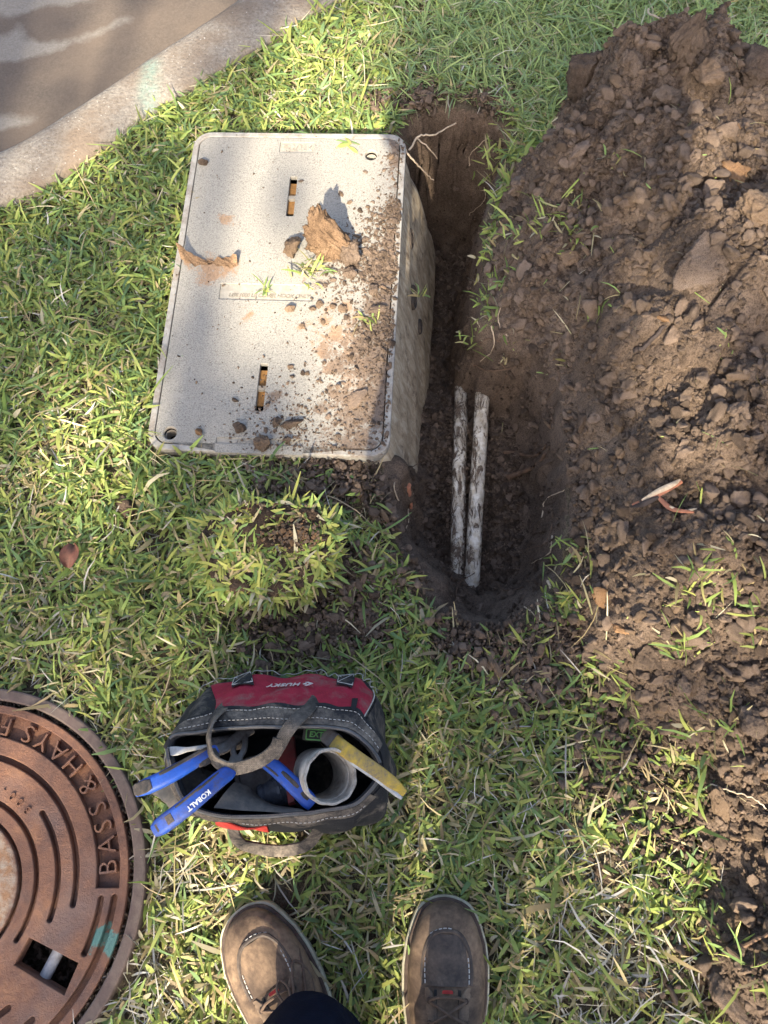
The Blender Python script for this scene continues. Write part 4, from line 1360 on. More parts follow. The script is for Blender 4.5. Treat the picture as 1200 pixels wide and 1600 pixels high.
steep = np.abs(ground_at(X + .006, Y) - ground_at(X - .006, Y)) + np.abs(ground_at(X, Y + .006) - ground_at(X, Y - .006))
k = Z < -0.06
k &= (steep < 0.018) | (RNG.uniform(0, 1, len(X)) < 0.22)
X, Y, Z = X[k], Y[k], Z[k]
R = np.clip(0.0019 * np.exp(np.abs(RNG.normal(0, 0.65, len(X)))), 0.0014, 0.011)
crumbs('trench_crumbs', np.stack([X, Y, Z + R * 0.35], -1), R, 'damp', 'loose dark crumbs on the trench floor')
# fringe: round the trench, the turf piece, the near edge of the box and the foot of the heap
TR = np.array(TRENCH)
SPILL = [(545, 885, .03, 260), (440, 990, .07, 420), (500, 985, .04, 200), (540, 745, .055, 420), (480, 760, .06, 380), (575, 965, .05, 420), (520, 975, .05, 200), (610, 800, .03, 150), (760, 1010, .06, 320), (820, 1050, .06, 420), (900, 1010, .05, 260), (960, 1100, .06, 300), (1010, 1180, .07, 300), (1060, 1330, .05, 200), (660, 165, .04, 220), (760, 165, .04, 150), (600, 165, .03, 120), (935, 1200, .07, 160), (1080, 1500, .07, 240), (700, 1000, .04, 130), (420, 760, .04, 130), (640, 900, .04, 100), (880, 980, .04, 150), (1000, 1300, .06, 120)]
XX = []; YY = []
for a, b, s, n in SPILL:
    c = P2(a, b, SOIL_Z)
    XX.append(RNG.normal(c[0], s * .6, n)); YY.append(RNG.normal(c[1], s * .6, n))
X = np.concatenate(XX); Y = np.concatenate(YY)
X = np.concatenate([X, X + RNG.normal(0, .012, len(X))]); Y = np.concatenate([Y, Y + RNG.normal(0, .012, len(Y))])
lx, ly = box_local(X, Y)
k = ~((np.abs(lx) < hw) & (np.abs(ly) < hl)) & (ground_at(X, Y) > SOIL_Z - 0.03) & (pile_at(X, Y) < .004)
X, Y = X[k], Y[k]
R = np.clip(0.0019 * np.exp(np.abs(RNG.normal(0, 0.72, len(X)))), 0.0014, 0.012)
crumbs('lawn_crumbs', np.stack([X, Y, surf(X, Y) + R * 0.6 + RNG.uniform(0, .022, len(X))], -1), R, 'heap', 'soil crumbs spilt over the grass')
# on the lid, thickest along its muddy side
pts = []; rr = []
def lid_scatter(cpx, s, n, r0):
    c = lid_px(*cpx)
    for _ in range(int(n * 1.7)):
        lx, ly = c[0] + RNG.normal(0, s), c[1] + RNG.normal(0, s * 1.4)
        if abs(lx) < hw - .004 and abs(ly) < hl - .004:
            r = min(r0 * .62 * math.exp(abs(RNG.normal(0, .62))), .0075)
            pts.append(box_pt(lx, ly, 0.0012 + r * .3)); rr.append(r)
for q, s, n, r0 in (((618, 330), .012, 260, .0018), ((612, 420), .012, 260, .002), ((605, 520), .012, 200, .002), ((605, 420), .03, 420, .0023), ((600, 350), .022, 240, .002), ((618, 260), .02, 110, .0016), ((590, 520), .03, 380, .0022), ((560, 400), .03, 160, .0022), ((570, 600), .05, 300, .0019), ((540, 690), .06, 380, .0021), ((450, 690), .05, 200, .0019), ((420, 460), .16, 210, .0011), ((380, 350), .14, 90, .001), ((520, 500), .06, 160, .0014), ((640, 235), .01, 40, .002), ((420, 715), .05, 140, .0018), ((540, 430), .03, 160, .002)):
    lid_scatter(q, s, n, r0)
crumbs('lid_crumbs', np.array(pts), np.array(rr), 'heap', 'soil crumbs scattered on the lid')
# debris in the gap round the cover and in its opening
n = 900
a = RNG.uniform(-1.7, 2.2, n); r = RNG.uniform(.2575, .2645, n); R = RNG.uniform(.001, .0028, n)
P_ = np.stack([MAN_C[0] + r * np.cos(a), MAN_C[1] + r * np.sin(a), -0.0165 + RNG.uniform(-.002, .003, n)], -1)
hc = np.mean(hole_c, 0)
n2 = 260
P2_ = np.stack([MAN_C[0] + hc[0] + RNG.uniform(-.05, .05, n2), MAN_C[1] + hc[1] + RNG.uniform(-.05, .05, n2), RNG.uniform(-.064, -.05, n2)], -1)
crumbs('cover_debris', np.concatenate([P_, P2_]), np.concatenate([R, RNG.uniform(.002, .006, n2)]), 'damp', 'dark debris packed round the manhole cover')

# ------------------------------------------------------------------ tool bag
BAG_GROUND = -0.022
RINGS = [  # height, then 12 places on the photograph: side, far edge (5), side, near edge (5)
    (-.020, [(290, 1185), (306, 1112), (370, 1085), (450, 1080), (530, 1080), (582, 1095), (594, 1180), (585, 1255), (520, 1283), (440, 1284), (360, 1278), (300, 1245)]),
    (.020, [(282, 1182), (300, 1102), (368, 1072), (450, 1066), (532, 1068), (584, 1084), (599, 1180), (590, 1262), (525, 1290), (440, 1290), (358, 1284), (293, 1250)]),
    (.070, [(272, 1180), (300, 1097), (366, 1062), (450, 1057), (535, 1060), (583, 1078), (603, 1180), (597, 1270), (530, 1297), (440, 1294), (355, 1288), (288, 1252)]),
    (.115, [(264, 1175), (300, 1105), (366, 1072), (450, 1067), (532, 1069), (578, 1090), (605, 1185), (599, 1270), (530, 1298), (438, 1296), (350, 1286), (282, 1250)]),
    (.150, [(260, 1170), (302, 1114), (368, 1090), (450, 1086), (526, 1088), (573, 1104), (604, 1190), (590, 1268), (520, 1294), (434, 1293), (348, 1285), (282, 1252)]),
    (.180, [(258, 1165), (302, 1127), (370, 1113), (450, 1110), (520, 1111), (566, 1126), (601, 1196), (575, 1260), (508, 1284), (430, 1287), (348, 1283), (284, 1254)]),
    (.196, [(262, 1160), (312, 1144), (375, 1137), (450, 1136), (520, 1137), (562, 1152), (596, 1200), (562, 1252), (498, 1268), (428, 1275), (346, 1275), (288, 1250)]),
]
NA = 12
ring_pts = []
for z, pts in RINGS:
    ring_pts.append(crom([P3(a, b, z) for a, b in pts], NA, closed=True))
prof_rows = crom(np.array([r.ravel() for r in ring_pts]), 5)
SURF = np.array([r.reshape(-1, 3) for r in prof_rows])     # [height step][round][xyz]
NS, NT = SURF.shape[:2]
_wr = 0.0036 * np.sin(np.arange(NT)[None, :] * .55 + np.arange(NS)[:, None] * .35) * np.sin(np.arange(NS)[:, None] / NS * math.pi)
ctr = SURF.mean((0, 1))
rad = SURF - ctr; rad[..., 2] = 0; rad /= np.linalg.norm(rad, axis=-1, keepdims=True)
SURF = SURF + rad * _wr[..., None]


def bag_pt(s, t, off=0.0):
    """s 0 (ground) .. 1 (lip); t 0..12 round the bag (0 one end, 1-5 far side, 6 other end, 7-11 near side)"""
    i = min(max(s, 0), 1) * (NS - 1); j = (t % 12) * NA
    i0 = min(int(i), NS - 2); f = i - i0; j0 = int(j) % NT; g = j - int(j); j1 = (j0 + 1) % NT
    A = SURF
    p = (A[i0, j0] * (1 - f) + A[i0 + 1, j0] * f) * (1 - g) + (A[i0, j1] * (1 - f) + A[i0 + 1, j1] * f) * g
    if off:
        du = A[i0 + 1, j0] - A[i0, j0]; dv = A[i0, j1] - A[i0, j0]
        n = np.cross(dv, du); n /= max(np.linalg.norm(n), 1e-9)
        c = p - ctr
        if n[0] * c[0] + n[1] * c[1] < 0: n = -n
        p = p + n * off
    return p


bagc = P3(440, 1185, BAG_GROUND)
bag = thing('tool_bag', 'open red and black canvas tool bag with dusty webbing handles standing on the grass', 'tool bag', bagc)


def shell(name, s0, s1, t0, t1, off, mat, ns=8, nt=30, parent=None, thick=.0016):
    mb = MB(); G1 = []; G2 = []
    for i in range(ns + 1):
        s = s0 + (s1 - s0) * i / ns
        G1.append([bag_pt(s, t0 + (t1 - t0) * j / nt, off) for j in range(nt + 1)])
        G2.append([bag_pt(s, t0 + (t1 - t0) * j / nt, off - thick) for j in range(nt + 1)])
    mb.grid(G1); mb.grid(G2)
    m = nt + 1; b = (ns + 1) * m
    for i in range(ns):
        mb.f.append((i * m, (i + 1) * m, b + (i + 1) * m, b + i * m)); mb.f.append((i * m + nt, b + i * m + nt, b + (i + 1) * m + nt, (i + 1) * m + nt))
    for j in range(nt):
        mb.f.append((j, b + j, b + j + 1, j + 1)); mb.f.append((ns * m + j, ns * m + j + 1, b + ns * m + j + 1, b + ns * m + j))
    return mb.build(name, mat, parent or bag, angle=60)


# body: outside, over the lip, down the inside to a floor
mb = MB()
G = [[SURF[i, j] for j in range(NT)] for i in range(0, NS, 1)]
lipc = SURF[-1].mean(0)
def inward(p, k, dz):
    q = p + (lipc - p) * k; return np.array([q[0], q[1], p[2] + dz])
for k, dz in ((.02, .0015), (.05, -.002), (.03, -.02), (-.10, -.055), (-.16, -.10), (-.14, -.17), (.1, -.195), (.8, -.197)):
    G.append([inward(SURF[-1, j], k, dz) for j in range(NT)])
mb.grid(G, closed_v=True)
mb.f.append(tuple(len(mb.v) - NT + j for j in range(NT)))
body = mb.build('body', M['bag_black'], bag, angle=70)
shell('red_panel', .40, .805, 1.55, 5.02, .0026, M['bag_red'])
shell('red_panel', .22, .77, 9.2, 10.15, .0026, M['bag_red_bright'], 8, 20)
shell('lip_band', .815, .985, 0.35, 5.6, .0030, M['bag_trim'], 5, 46)
shell('lip_band', .86, .985, 6.7, 11.7, .0026, M['bag_trim'], 4, 40)
shell('piping', .795, .822, 1.2, 5.3, .0040, M['bag_black'], 1, 40)
shell('end_panel', .10, .90, 5.12, 6.75, .0022, M['bag_black'], 8, 18)


def band_along(name, pts, w, mat, parent, thick=.0022, ups=None, sub=8, wmul=None):
    c = crom(pts, sub); n = len(c)
    mb = MB(); h = thick / 2
    prof = [(-w / 2, -h), (w / 2, -h), (w / 2 + .0004, 0), (w / 2, h), (w / 4, h * 1.15), (-w / 4, h * 1.15), (-w / 2, h), (-w / 2 - .0004, 0)]
    u = None
    if ups is not None:
        u = crom(ups, sub)
        u = [tuple(q) for q in u]
    mb.sweep([tuple(q) for q in c], prof, ups=u, scales=wmul)
    return mb.build(name, mat, parent, angle=50)


def stitches(name, pts, r, dash, gap, mat, parent, lift=0.0, close=False):
    c = crom(pts, 10, closed=close)
    sl = np.r_[0, np.cumsum(np.linalg.norm(np.diff(c, axis=0), axis=1))]
    mb = MB(); s = 0
    while s + dash < sl[-1]:
        q = [tuple(np.array([np.interp(s + dash * k, sl, c[:, i]) for i in range(3)]) + np.array([0, 0, lift + (0.0005 if k == .5 else 0)])) for k in (0, .5, 1)]
        mb.tube(q, r, 5); s += dash + gap
    o = mb.build(name, mat, parent); o['kind'] = 'stuff'
    return o


stitches('stitching', [bag_pt(.835, t, .0042) for t in np.linspace(.9, 5.4, 14)], .00055, .0035, .0022, M['thread'], bag)
stitches('stitching', [bag_pt(.925, t, .0042) for t in np.linspace(.6, 5.6, 16)], .0005, .0030, .0026, M['thread'], bag)
stitches('stitching', [bag_pt(.90, t, .004) for t in np.linspace(7.0, 9.6, 10)], .0005, .0030, .0024, M['thread'], bag)
# loose pale thread along the frayed upper seam
th = []
for k, t in enumerate(np.linspace(1.25, 5.1, 64)):
    p = bag_pt(.36 + .035 * math.sin(k * 1.3) + .012 * RNG.normal(), t, .0045 + .003 * abs(math.sin(k * .7)))
    th.append(p)
mb = MB(); mb.tube([tuple(q) for q in crom(th, 2)], .00055, 5); mb.build('loose_thread', M['thread'], bag)
mb = MB(); mb.tube([tuple(q) for q in crom([bag_pt(.38, 4.99, .004), bag_pt(.55, 5.03, .004), bag_pt(.8, 5.0, .004)], 6)], .0009, 6); mb.build('loose_thread', M['thread'], bag)

# zipper: tapes and teeth along both lips
for t0, t1 in ((0.15, 5.85), (6.15, 11.85)):
    P_ = [bag_pt(1.0, t, .0) + np.array([0, 0, .0022]) for t in np.linspace(t0, t1, 40)]
    c = crom(P_, 6); n = len(c)
    mb = MB(); mb.tube([tuple(q) for q in c], .0022, 8); mb.build('zipper_tape', M['zip'], bag)
    sl = np.r_[0, np.cumsum(np.linalg.norm(np.diff(c, axis=0), axis=1))]
    mb = MB()
    for s in np.arange(0, sl[-1], .0021):
        q = np.array([np.interp(s, sl, c[:, i]) for i in range(3)])
        d = lipc - q; d[2] = 0; d /= np.linalg.norm(d)
        q2 = q + d * .0016 + np.array([0, 0, .0012])
        mb.box(q2, .0016, .0016, .0016, Matrix.Rotation(math.atan2(d[1], d[0]), 3, 'Z'))
    o = mb.build('zipper_teeth', M['steel'], bag, smooth=False); o['kind'] = 'stuff'

# badge: emblem and name, read from the far side of the bag
bp = bag_pt(.60, 3.02, .0040); bu = bag_pt(.52, 3.02, .0040) - bag_pt(.68, 3.02, .0040); bx_ = bag_pt(.6, 2.6) - bag_pt(.6, 3.4)
bx_ /= np.linalg.norm(bx_); bn = np.cross(bx_, -bu); bn /= np.linalg.norm(bn); by_ = np.cross(bn, bx_)
# letters run towards smaller t, their tops point towards the lip
BM_ = Matrix(((bx_[0], by_[0], bn[0], bp[0]), (bx_[1], by_[1], bn[1], bp[1]), (bx_[2], by_[2], bn[2], bp[2]), (0, 0, 0, 1)))
place_mesh('lettering', text_mesh('HUSKY', .0130, .0007, .2, 1.1, .0004), BM_ @ Matrix.Translation((.006, 0, .0004)), bag, M['print'])
em = MB()
for sgn in (1, -1):
    pts = [Vector((-.034 - .004 * sgn * 0, 0.0, .0006)), ]
emb = outline_mesh([[(-.033, 0), (-.026, .0062), (-.0215, .0062), (-.027, .0012), (-.027, -.0012), (-.0215, -.0062), (-.026, -.0062)]], .0007)
place_mesh('emblem', emb, BM_ @ Matrix.Translation((0, 0, .0006)), bag, M['print'])
emb = outline_mesh([[(-.0225, .0030), (-.0185, .0), (-.0225, -.0030), (-.0245, 0)]], .0007)
place_mesh('emblem', emb, BM_ @ Matrix.Translation((0, 0, .0006)), bag, M['print'])

# far handle: two webbing ends sewn to the red panel, loop lying over the mouth
hz = [(393, 1066, .075), (372, 1088, .130), (343, 1112, .185), (328, 1140, .215), (327, 1165, .222), (334, 1186, .219), (356, 1200, .213), (382, 1198, .209), (410, 1187, .209), (430, 1170, .214), (437, 1154, .220)]
band_along('handle', [P3(*q) for q in hz], .0165, M['bag_trim'], bag, .0026, ups=[(0, .5, 1), (0, .3, 1), (-.3, .1, 1), (-.9, 0, .6), (-1, 0, .4), (-.7, -.4, .7), (-.2, -.5, .9), (.1, -.5, .9), (.4, -.4, .9), (.5, -.3, .9), (.4, -.2, 1)])
hz = [(425, 1184, .206), (436, 1166, .214), (447, 1145, .220), (462, 1126, .215), (482, 1108, .190), (497, 1088, .150), (506, 1068, .085)]
band_along('handle', [P3(*q) for q in hz], .0165, M['strap'], bag, .0028, ups=[(.5, -.3, .9), (.5, -.2, .9), (.3, 0, 1), (.1, .2, 1), (0, .4, 1), (0, .5, 1), (0, .6, 1)])
for t_, dt in ((4.12, .0), (2.18, .0)):
    pt = shell('sewn_tab', .375, .58, t_ - .19, t_ + .19, .0062, M['bag_black'], 4, 6)
    q = [bag_pt(.39, t_ - .17, .0074), bag_pt(.39, t_ + .17, .0074), bag_pt(.565, t_ + .17, .0074), bag_pt(.565, t_ - .17, .0074), bag_pt(.39, t_ - .17, .0074)]
    mb = MB()
    for a_, b_2 in zip(q[:-1], q[1:]): mb.tube([tuple(a_), tuple((a_ + b_2) / 2 + np.array([0, 0, .0004])), tuple(b_2)], .0006, 5)
    mb.tube([tuple(q[0]), tuple((q[0] + q[2]) / 2), tuple(q[2])], .0006, 5); mb.tube([tuple(q[1]), tuple((q[1] + q[3]) / 2), tuple(q[3])], .0006, 5)
    o = mb.build('box_stitch', M['thread'], pt)
shell('loop_tab', .70, .83, 4.52, 4.66, .0050, M['bag_black'], 3, 3)
# near handle drooping on the grass
hz = [(361, 1281, .140), (366, 1300, .11), (378, 1318, .070), (410, 1327, .052), (445, 1329, .048), (475, 1322, .060), (492, 1306, .085), (502, 1288, .125)]
band_along('handle', [P3(*q) for q in hz], .020, M['bag_trim'], bag, .0028, ups=[(-.5, -1, .2), (-.5, -1, .4), (0, -1, .9), (0, -.9, 1), (0, -.9, 1), (.2, -.9, 1), (.4, -1, .5), (.4, -1, .2)])
# grey lining flap folded over the near inside
mb = MB(); G = []
cl = [[(334, 1262, .192), (350, 1240, .185), (366, 1222, .16)], [(372, 1266, .190), (378, 1244, .176), (386, 1228, .15)], [(410, 1268, .189), (404, 1252, .172), (402, 1242, .14)], [(448, 1270, .188), (436, 1262, .176), (424, 1256, .15)], [(478, 1268, .188), (470, 1264, .182), (460, 1262, .16)]]
for row in crom(np.array([[P3(*q) for q in r] for r in cl]).reshape(5, -1), 7):
    r3 = crom(row.reshape(3, 3), 6); G.append([tuple(q) for q in r3])
mb.grid(G); mb.grid([[(a, b, c - .0015) for a, b, c in r] for r in G]); mb.build('lining_flap', M['lining'], bag)
shell('pocket_wall', .30, .93, 1.0, 5.2, -.012, M['inside'], 5, 30)

# ---- what is in the bag
def rounded(w, h, k=.35, n=5):
    out = []
    r = min(w, h) * k
    for i, (sx, sy) in enumerate(((1, 1), (-1, 1), (-1, -1), (1, -1))):
        for j in range(n + 1):
            a = math.pi / 2 * (i + j / n)
            out.append((sx * (w / 2 - r) + r * math.cos(a), sy * (h / 2 - r) + r * math.sin(a)))
    return out


def grip(name, pts, w, h, mat, parent, scales, ups=(0, 0, 1), sub=6):
    c = crom(pts, sub); n = len(c)
    k = [np.interp(i / (n - 1), [q[0] for q in scales], [q[1] for q in scales]) for i in range(n)]
    mb = MB(); mb.sweep([tuple(q) for q in c], rounded(w, h, .42), ups=ups, scales=k)
    return mb.build(name, mat, parent, angle=50), c


pl = thing('pliers', 'blue-handled adjustable pliers sticking out of the end of the tool bag', 'pliers', P3(372, 1165, .12))
A_ = [P3(338, 1171, .200), P3(300, 1192, .222), P3(255, 1217, .232), P3(212, 1236, .228)]
g1, c1 = grip('handle', A_, .0190, .014, M['blue_grip'], pl, [(0, .62), (.12, .80), (.5, 1.0), (.85, 1.02), (1, .72)])
B_ = [P3(362, 1203, .205), P3(335, 1224, .226), P3(290, 1262, .238), P3(242, 1298, .226)]
g2, c2 = grip('handle', B_, .0205, .015, M['blue_grip'], pl, [(0, .72), (.1, .92), (.5, 1.0), (.9, 1.05), (1, .74)])
def inlay(c, i0, i1, w, h, off, parent, side=0.0):
    seg = c[i0:i1 + 1] + np.array([0, 0, off])
    t = seg[-1] - seg[0]; t /= np.linalg.norm(t); s = np.cross(t, [0, 0, 1]); s /= np.linalg.norm(s)
    seg = seg + s * side
    mb = MB(); mb.sweep([tuple(q) for q in seg], rounded(w, h, .4), scales=[.75] + [1.0] * (len(seg) - 2) + [.75]); mb.build('grip_inlay', M['black_grip'], parent)
inlay(c1, 14, 18, .0150, .004, .0068, g1); inlay(c1, 2, 12, .0045, .003, .0066, g1, .006); inlay(c1, 0, 5, .016, .004, .0045, g1, -.004)
inlay(c2, 3, 9, .0030, .003, .0073, g2, .0055); inlay(c2, 14, 15, .0145, .004, .0070, g2); inlay(c2, 16, 17, .0135, .004, .0064, g2); inlay(c2, 0, 1, .019, .014, 0.0012, g2)
inlay(c2, 8, 13, .0028, .003, .0072, g2, .0068)
# name down the handle
q0, q1 = np.array(P3(287, 1283, .238)), np.array(P3(316, 1243, .238))
mid = c2[9] * .45 + c2[10] * .55 + np.array([0, 0, .0081]); tx = c2[6] - c2[13]; tx /= np.linalg.norm(tx)
tx = -tx                                                   # reads from the head towards the end of the handle
ty = np.cross([0, 0, 1], tx); ty /= np.linalg.norm(ty); tn = np.cross(tx, ty)
KM = Matrix(((tx[0], ty[0], tn[0], mid[0]), (tx[1], ty[1], tn[1], mid[1]), (tx[2], ty[2], tn[2], mid[2]), (0, 0, 0, 1)))
place_mesh('lettering', text_mesh('KOBALT', .0080, .0006, 0, 1.05, .0003), KM @ Matrix.Translation((0.0, .0042, 0)), g2, M['white_print'])
# steel: fork with a slot and the other jaw
def flat_bar(name, pts, w, th_, mat, parent, ups=(0, 0, 1), scales=None):
    c = crom(pts, 5); mb = MB(); mb.sweep([tuple(q) for q in c], rounded(w, th_, .3, 3), ups=ups, scales=scales); return mb.build(name, mat, parent, angle=45)
flat_bar('shank', [P3(358, 1207, .203), P3(366, 1194, .195), P3(370, 1184, .188)], .0160, .008, M['steel'], pl)
flat_bar('jaw_fork', [P3(369, 1186, .188), P3(364, 1172, .180), P3(370, 1154, .165), P3(374, 1140, .15)], .0070, .008, M['steel'], pl)
flat_bar('jaw_fork', [P3(372, 1186, .188), P3(381, 1172, .180), P3(383, 1155, .165), P3(380, 1140, .15)], .0070, .008, M['steel'], pl)
flat_bar('jaw', [P3(334, 1174, .196), P3(352, 1168, .184), P3(372, 1152, .166), P3(392, 1140, .15)], .0135, .009, M['steel'], pl)

sd = thing('screwdriver', 'flat steel blade of a screwdriver pointing out of the bag beside the upper blue handle', 'screwdriver', P3(290, 1173, .17))
c = crom([P3(262, 1174, .196), P3(280, 1173, .194), P3(300, 1170, .190), P3(325, 1166, .182)], 6); n = len(c)
mb = MB(); mb.sweep([tuple(q) for q in c], rounded(.011, .0035, .3, 3), scales=[(np.interp(i / (n - 1), [0, .25, .55, 1], [.95, 1.05, .55, .42]), np.interp(i / (n - 1), [0, .3, 1], [.7, 1, 1.3])) for i in range(n)])
mb.build('blade', M['bright_steel'], sd)
grip('handle', [P3(325, 1166, .182), P3(350, 1162, .172), P3(380, 1158, .155)], .020, .020, M['black_grip'], sd, [(0, .6), (.15, 1), (1, 1)])

uk = thing('utility_knife', 'blue and grey tool handle lying across the middle of the bag beside the pipe coupling', 'knife', P3(456, 1225, .15))
c_ = [P3(408, 1184, .165), P3(430, 1200, .180), P3(460, 1228, .186), P3(489, 1258, .184)]
g3, c3 = grip('handle', c_, .0200, .014, M['blue_grip'], uk, [(0, .6), (.12, .95), (.6, 1.0), (.9, 1.02), (1, .8)])
inlay(c3, 8, 13, .0055, .003, .0062, g3, -.0025); inlay(c3, 3, 8, .0030, .003, .0062, g3, .0045); inlay(c3, 14, 16, .0060, .003, .0062, g3, -.0010)
inlay(c3, 0, 3, .015, .006, .003, g3, .004)

rt_ = thing('red_wrench', 'dull red flat tool with a round hole standing under the blue tool handle', 'wrench', P3(455, 1210, .10))
cc_ = [P3(444, 1158, .115), P3(448, 1185, .130), P3(456, 1212, .150), P3(466, 1252, .165)]
c = crom(cc_, 8); n = len(c)
mb = MB(); mb.sweep([tuple(q) for q in c], rounded(.027, .010, .25, 3), scales=[(np.interp(i / (n - 1), [0, .45, .55, 1], [1.1, 1.0, .62, .95]), 1) for i in range(n)])
mb.build('shaft', M['red_tool'], rt_)
e = np.array(P3(465, 1250, .1722)); mb = MB(); mb.grid([[tuple(e + np.array([r * math.cos(a), r * math.sin(a), z])) for a in np.linspace(0, 6.283, 17)[:-1]] for r, z in ((.0042, .0), (.0042, .0016), (.0028, .0016), (.0026, -.0004), (.0001, -.0006))], closed_v=True); mb.build('hole_rim', M['hole'], rt_)

# short plastic pipe coupling
ax_ = np.array(P3(524, 1212, .203)) - np.array(P3(494, 1206, .115)); ax_ /= np.linalg.norm(ax_)
cpl = thing('pipe_coupling', 'short dirty off-white plastic pipe coupling tilted in the bag with its mouth facing up', 'pipe coupling', P3(510, 1210, .12))
mouth = np.array(P3(517, 1214, .205)); e1 = np.cross(ax_, [0, 1, 0]); e1 /= np.linalg.norm(e1); e2 = np.cross(ax_, e1)
G = []
for d, r in ((-.085, .0315), (-.05, .0322), (-.02, .0330), (-.003, .0337), (0, .0332), (.0, .0305), (-.004, .0298), (-.020, .0294), (-.0205, .0280), (-.032, .0278), (-.06, .0270), (-.085, .0268)):
    G.append([tuple(mouth + ax_ * d + (e1 * math.cos(a) + e2 * math.sin(a)) * (r + .0006 * math.sin(3 * a) + .0005 * math.sin(11 * a + 1) * (d > -.01))) for a in np.linspace(0, 6.283185, 49)[:-1]])
mb = MB(); mb.grid(G, closed_v=True); mb.build('sleeve', M['cup'], cpl, angle=35)

yb = thing('pry_bar', 'flat yellow-painted bar with worn grey edge reaching out over the end of the bag', 'bar', P3(580, 1200, .15))
c = crom([P3(510, 1147, .170), P3(528, 1163, .190), P3(560, 1186, .212), P3(598, 1212, .228), P3(633, 1240, .232)], 6); n = len(c)
mb = MB(); mb.sweep([tuple(q) for q in c], rounded(.0195, .010, .3, 3), ups=(-.35, .25, 1), scales=[(np.interp(i / (n - 1), [0, .2, .85, 1], [.95, 1, .8, .42]), np.interp(i / (n - 1), [0, .85, 1], [1, .9, .3])) for i in range(n)])
mb.build('bar', M['yellow'], yb)
t_ = c[-1] - c[8]; t_ /= np.linalg.norm(t_); s_ = np.cross(t_, [0, 0, 1])
cs = c[9:] + s_ * .0072 + np.array([0, 0, -.0008]); k = len(cs)
mb = MB(); mb.sweep([tuple(q) for q in cs], rounded(.0075, .0095, .35, 3), scales=[np.interp(i / (k - 1), [0, .2, .85, 1], [.5, 1, .9, .5]) for i in range(k)]); mb.build('worn_edge', M['bright_steel'], yb)
mb = MB(); mb.sweep([tuple(q) for q in c[:6]], rounded(.0215, .0125, .3, 3), ups=(-.35, .25, 1)); mb.build('grey_end', M['steel'], yb)

bt = thing('bottle', 'crinkled blue-grey plastic bottle with a ribbed neck lying deep in the bag', 'bottle', P3(430, 1235, .08))
c0_ = np.array(P3(402, 1243, .128)); c1_ = np.array(P3(462, 1228, .115)); d_ = (c1_ - c0_); Lb = np.linalg.norm(d_); d_ /= Lb
f1 = np.cross(d_, [0, 0, 1]); f1 /= np.linalg.norm(f1); f2 = np.cross(f1, d_)
G = []
for i in range(30):
    t = i / 29; r = np.interp(t, [0, .02, .28, .34, .5, 1], [.010, .0125, .0125, .016, .0205, .0205])
    if t < .28: r += .0009 * math.sin(t * 140)
    G.append([tuple(c0_ + d_ * (t * Lb) + (f1 * math.cos(a) + f2 * math.sin(a)) * (r + (.0014 * math.sin(a * 5 + i * 1.7) * math.sin(i * 1.1 + a * 2) if t > .34 else 0))) for a in np.linspace(0, 6.283185, 29)[:-1]])
mb = MB(); mb.grid(G, closed_v=True); mb.f.append(tuple(range(28))); mb.build('bottle_body', M['bottle'], bt, angle=30)

gl = thing('green_box', 'small black case with a green-edged label tucked under the far lip of the bag', 'case', P3(494, 1150, .12))
mb = MB(); mb.box(P3(494, 1146, .150), .030, .022, .05, Matrix.Rotation(-.1, 3, 'Z')); mb.build('case_body', M['black_label'], gl, bevel=.002)
cG = np.array(P3(494, 1148, .1762))
GM = Matrix.Translation(Vector(cG)) @ Matrix.Rotation(-.06, 4, 'Z')
place_mesh('label_border', outline_mesh([rrect(.0135, .0072, .002, 3), rrect(.0118, .0055, .0015, 3)], .0008), GM @ Matrix.Translation((0, 0, .0006)), gl, M['green'])
place_mesh('lettering', text_mesh('EXT', .0095, .0006, .1, 1.05, .0003), GM @ Matrix.Translation((0, 0, .0004)), gl, M['green'])
# a few dark odds and ends that fill the bottom
ck = thing('cap', 'dusty grey round cap lying in the shadow inside the bag', 'cap', P3(398, 1205, .05))
e = np.array(P3(396, 1212, .10)); mb = MB(); mb.grid([[tuple(e + np.array([r * math.cos(a), r * math.sin(a), z])) for a in np.linspace(0, 6.283, 33)[:-1]] for r, z in ((.026, -.03), (.026, .0), (.0245, .002), (.020, .002), (.019, -.003), (.0001, -.003))], closed_v=True); mb.build('cap_body', M['steel'], ck)
for q, w_, lab in (((300, 1235, .10), .012, 'grey rag crumpled in the end of the bag'), ):
    e = np.array(P3(*q)); V, F = clod_shape(77, 3, 5, .3, (.05, .03, .02)); V = V + e
    tag(link('rag', np_mesh('rag', V, F, M['lining'], True)), lab, 'rag')

# ------------------------------------------------------------------ the photographer: shoes, trousers, the rest out of frame
GZ_ = SOIL_Z + .006
person = thing('person', 'person in navy trousers and worn brown lace-up shoes standing on the grass', 'person', (0, -.36, GZ_))


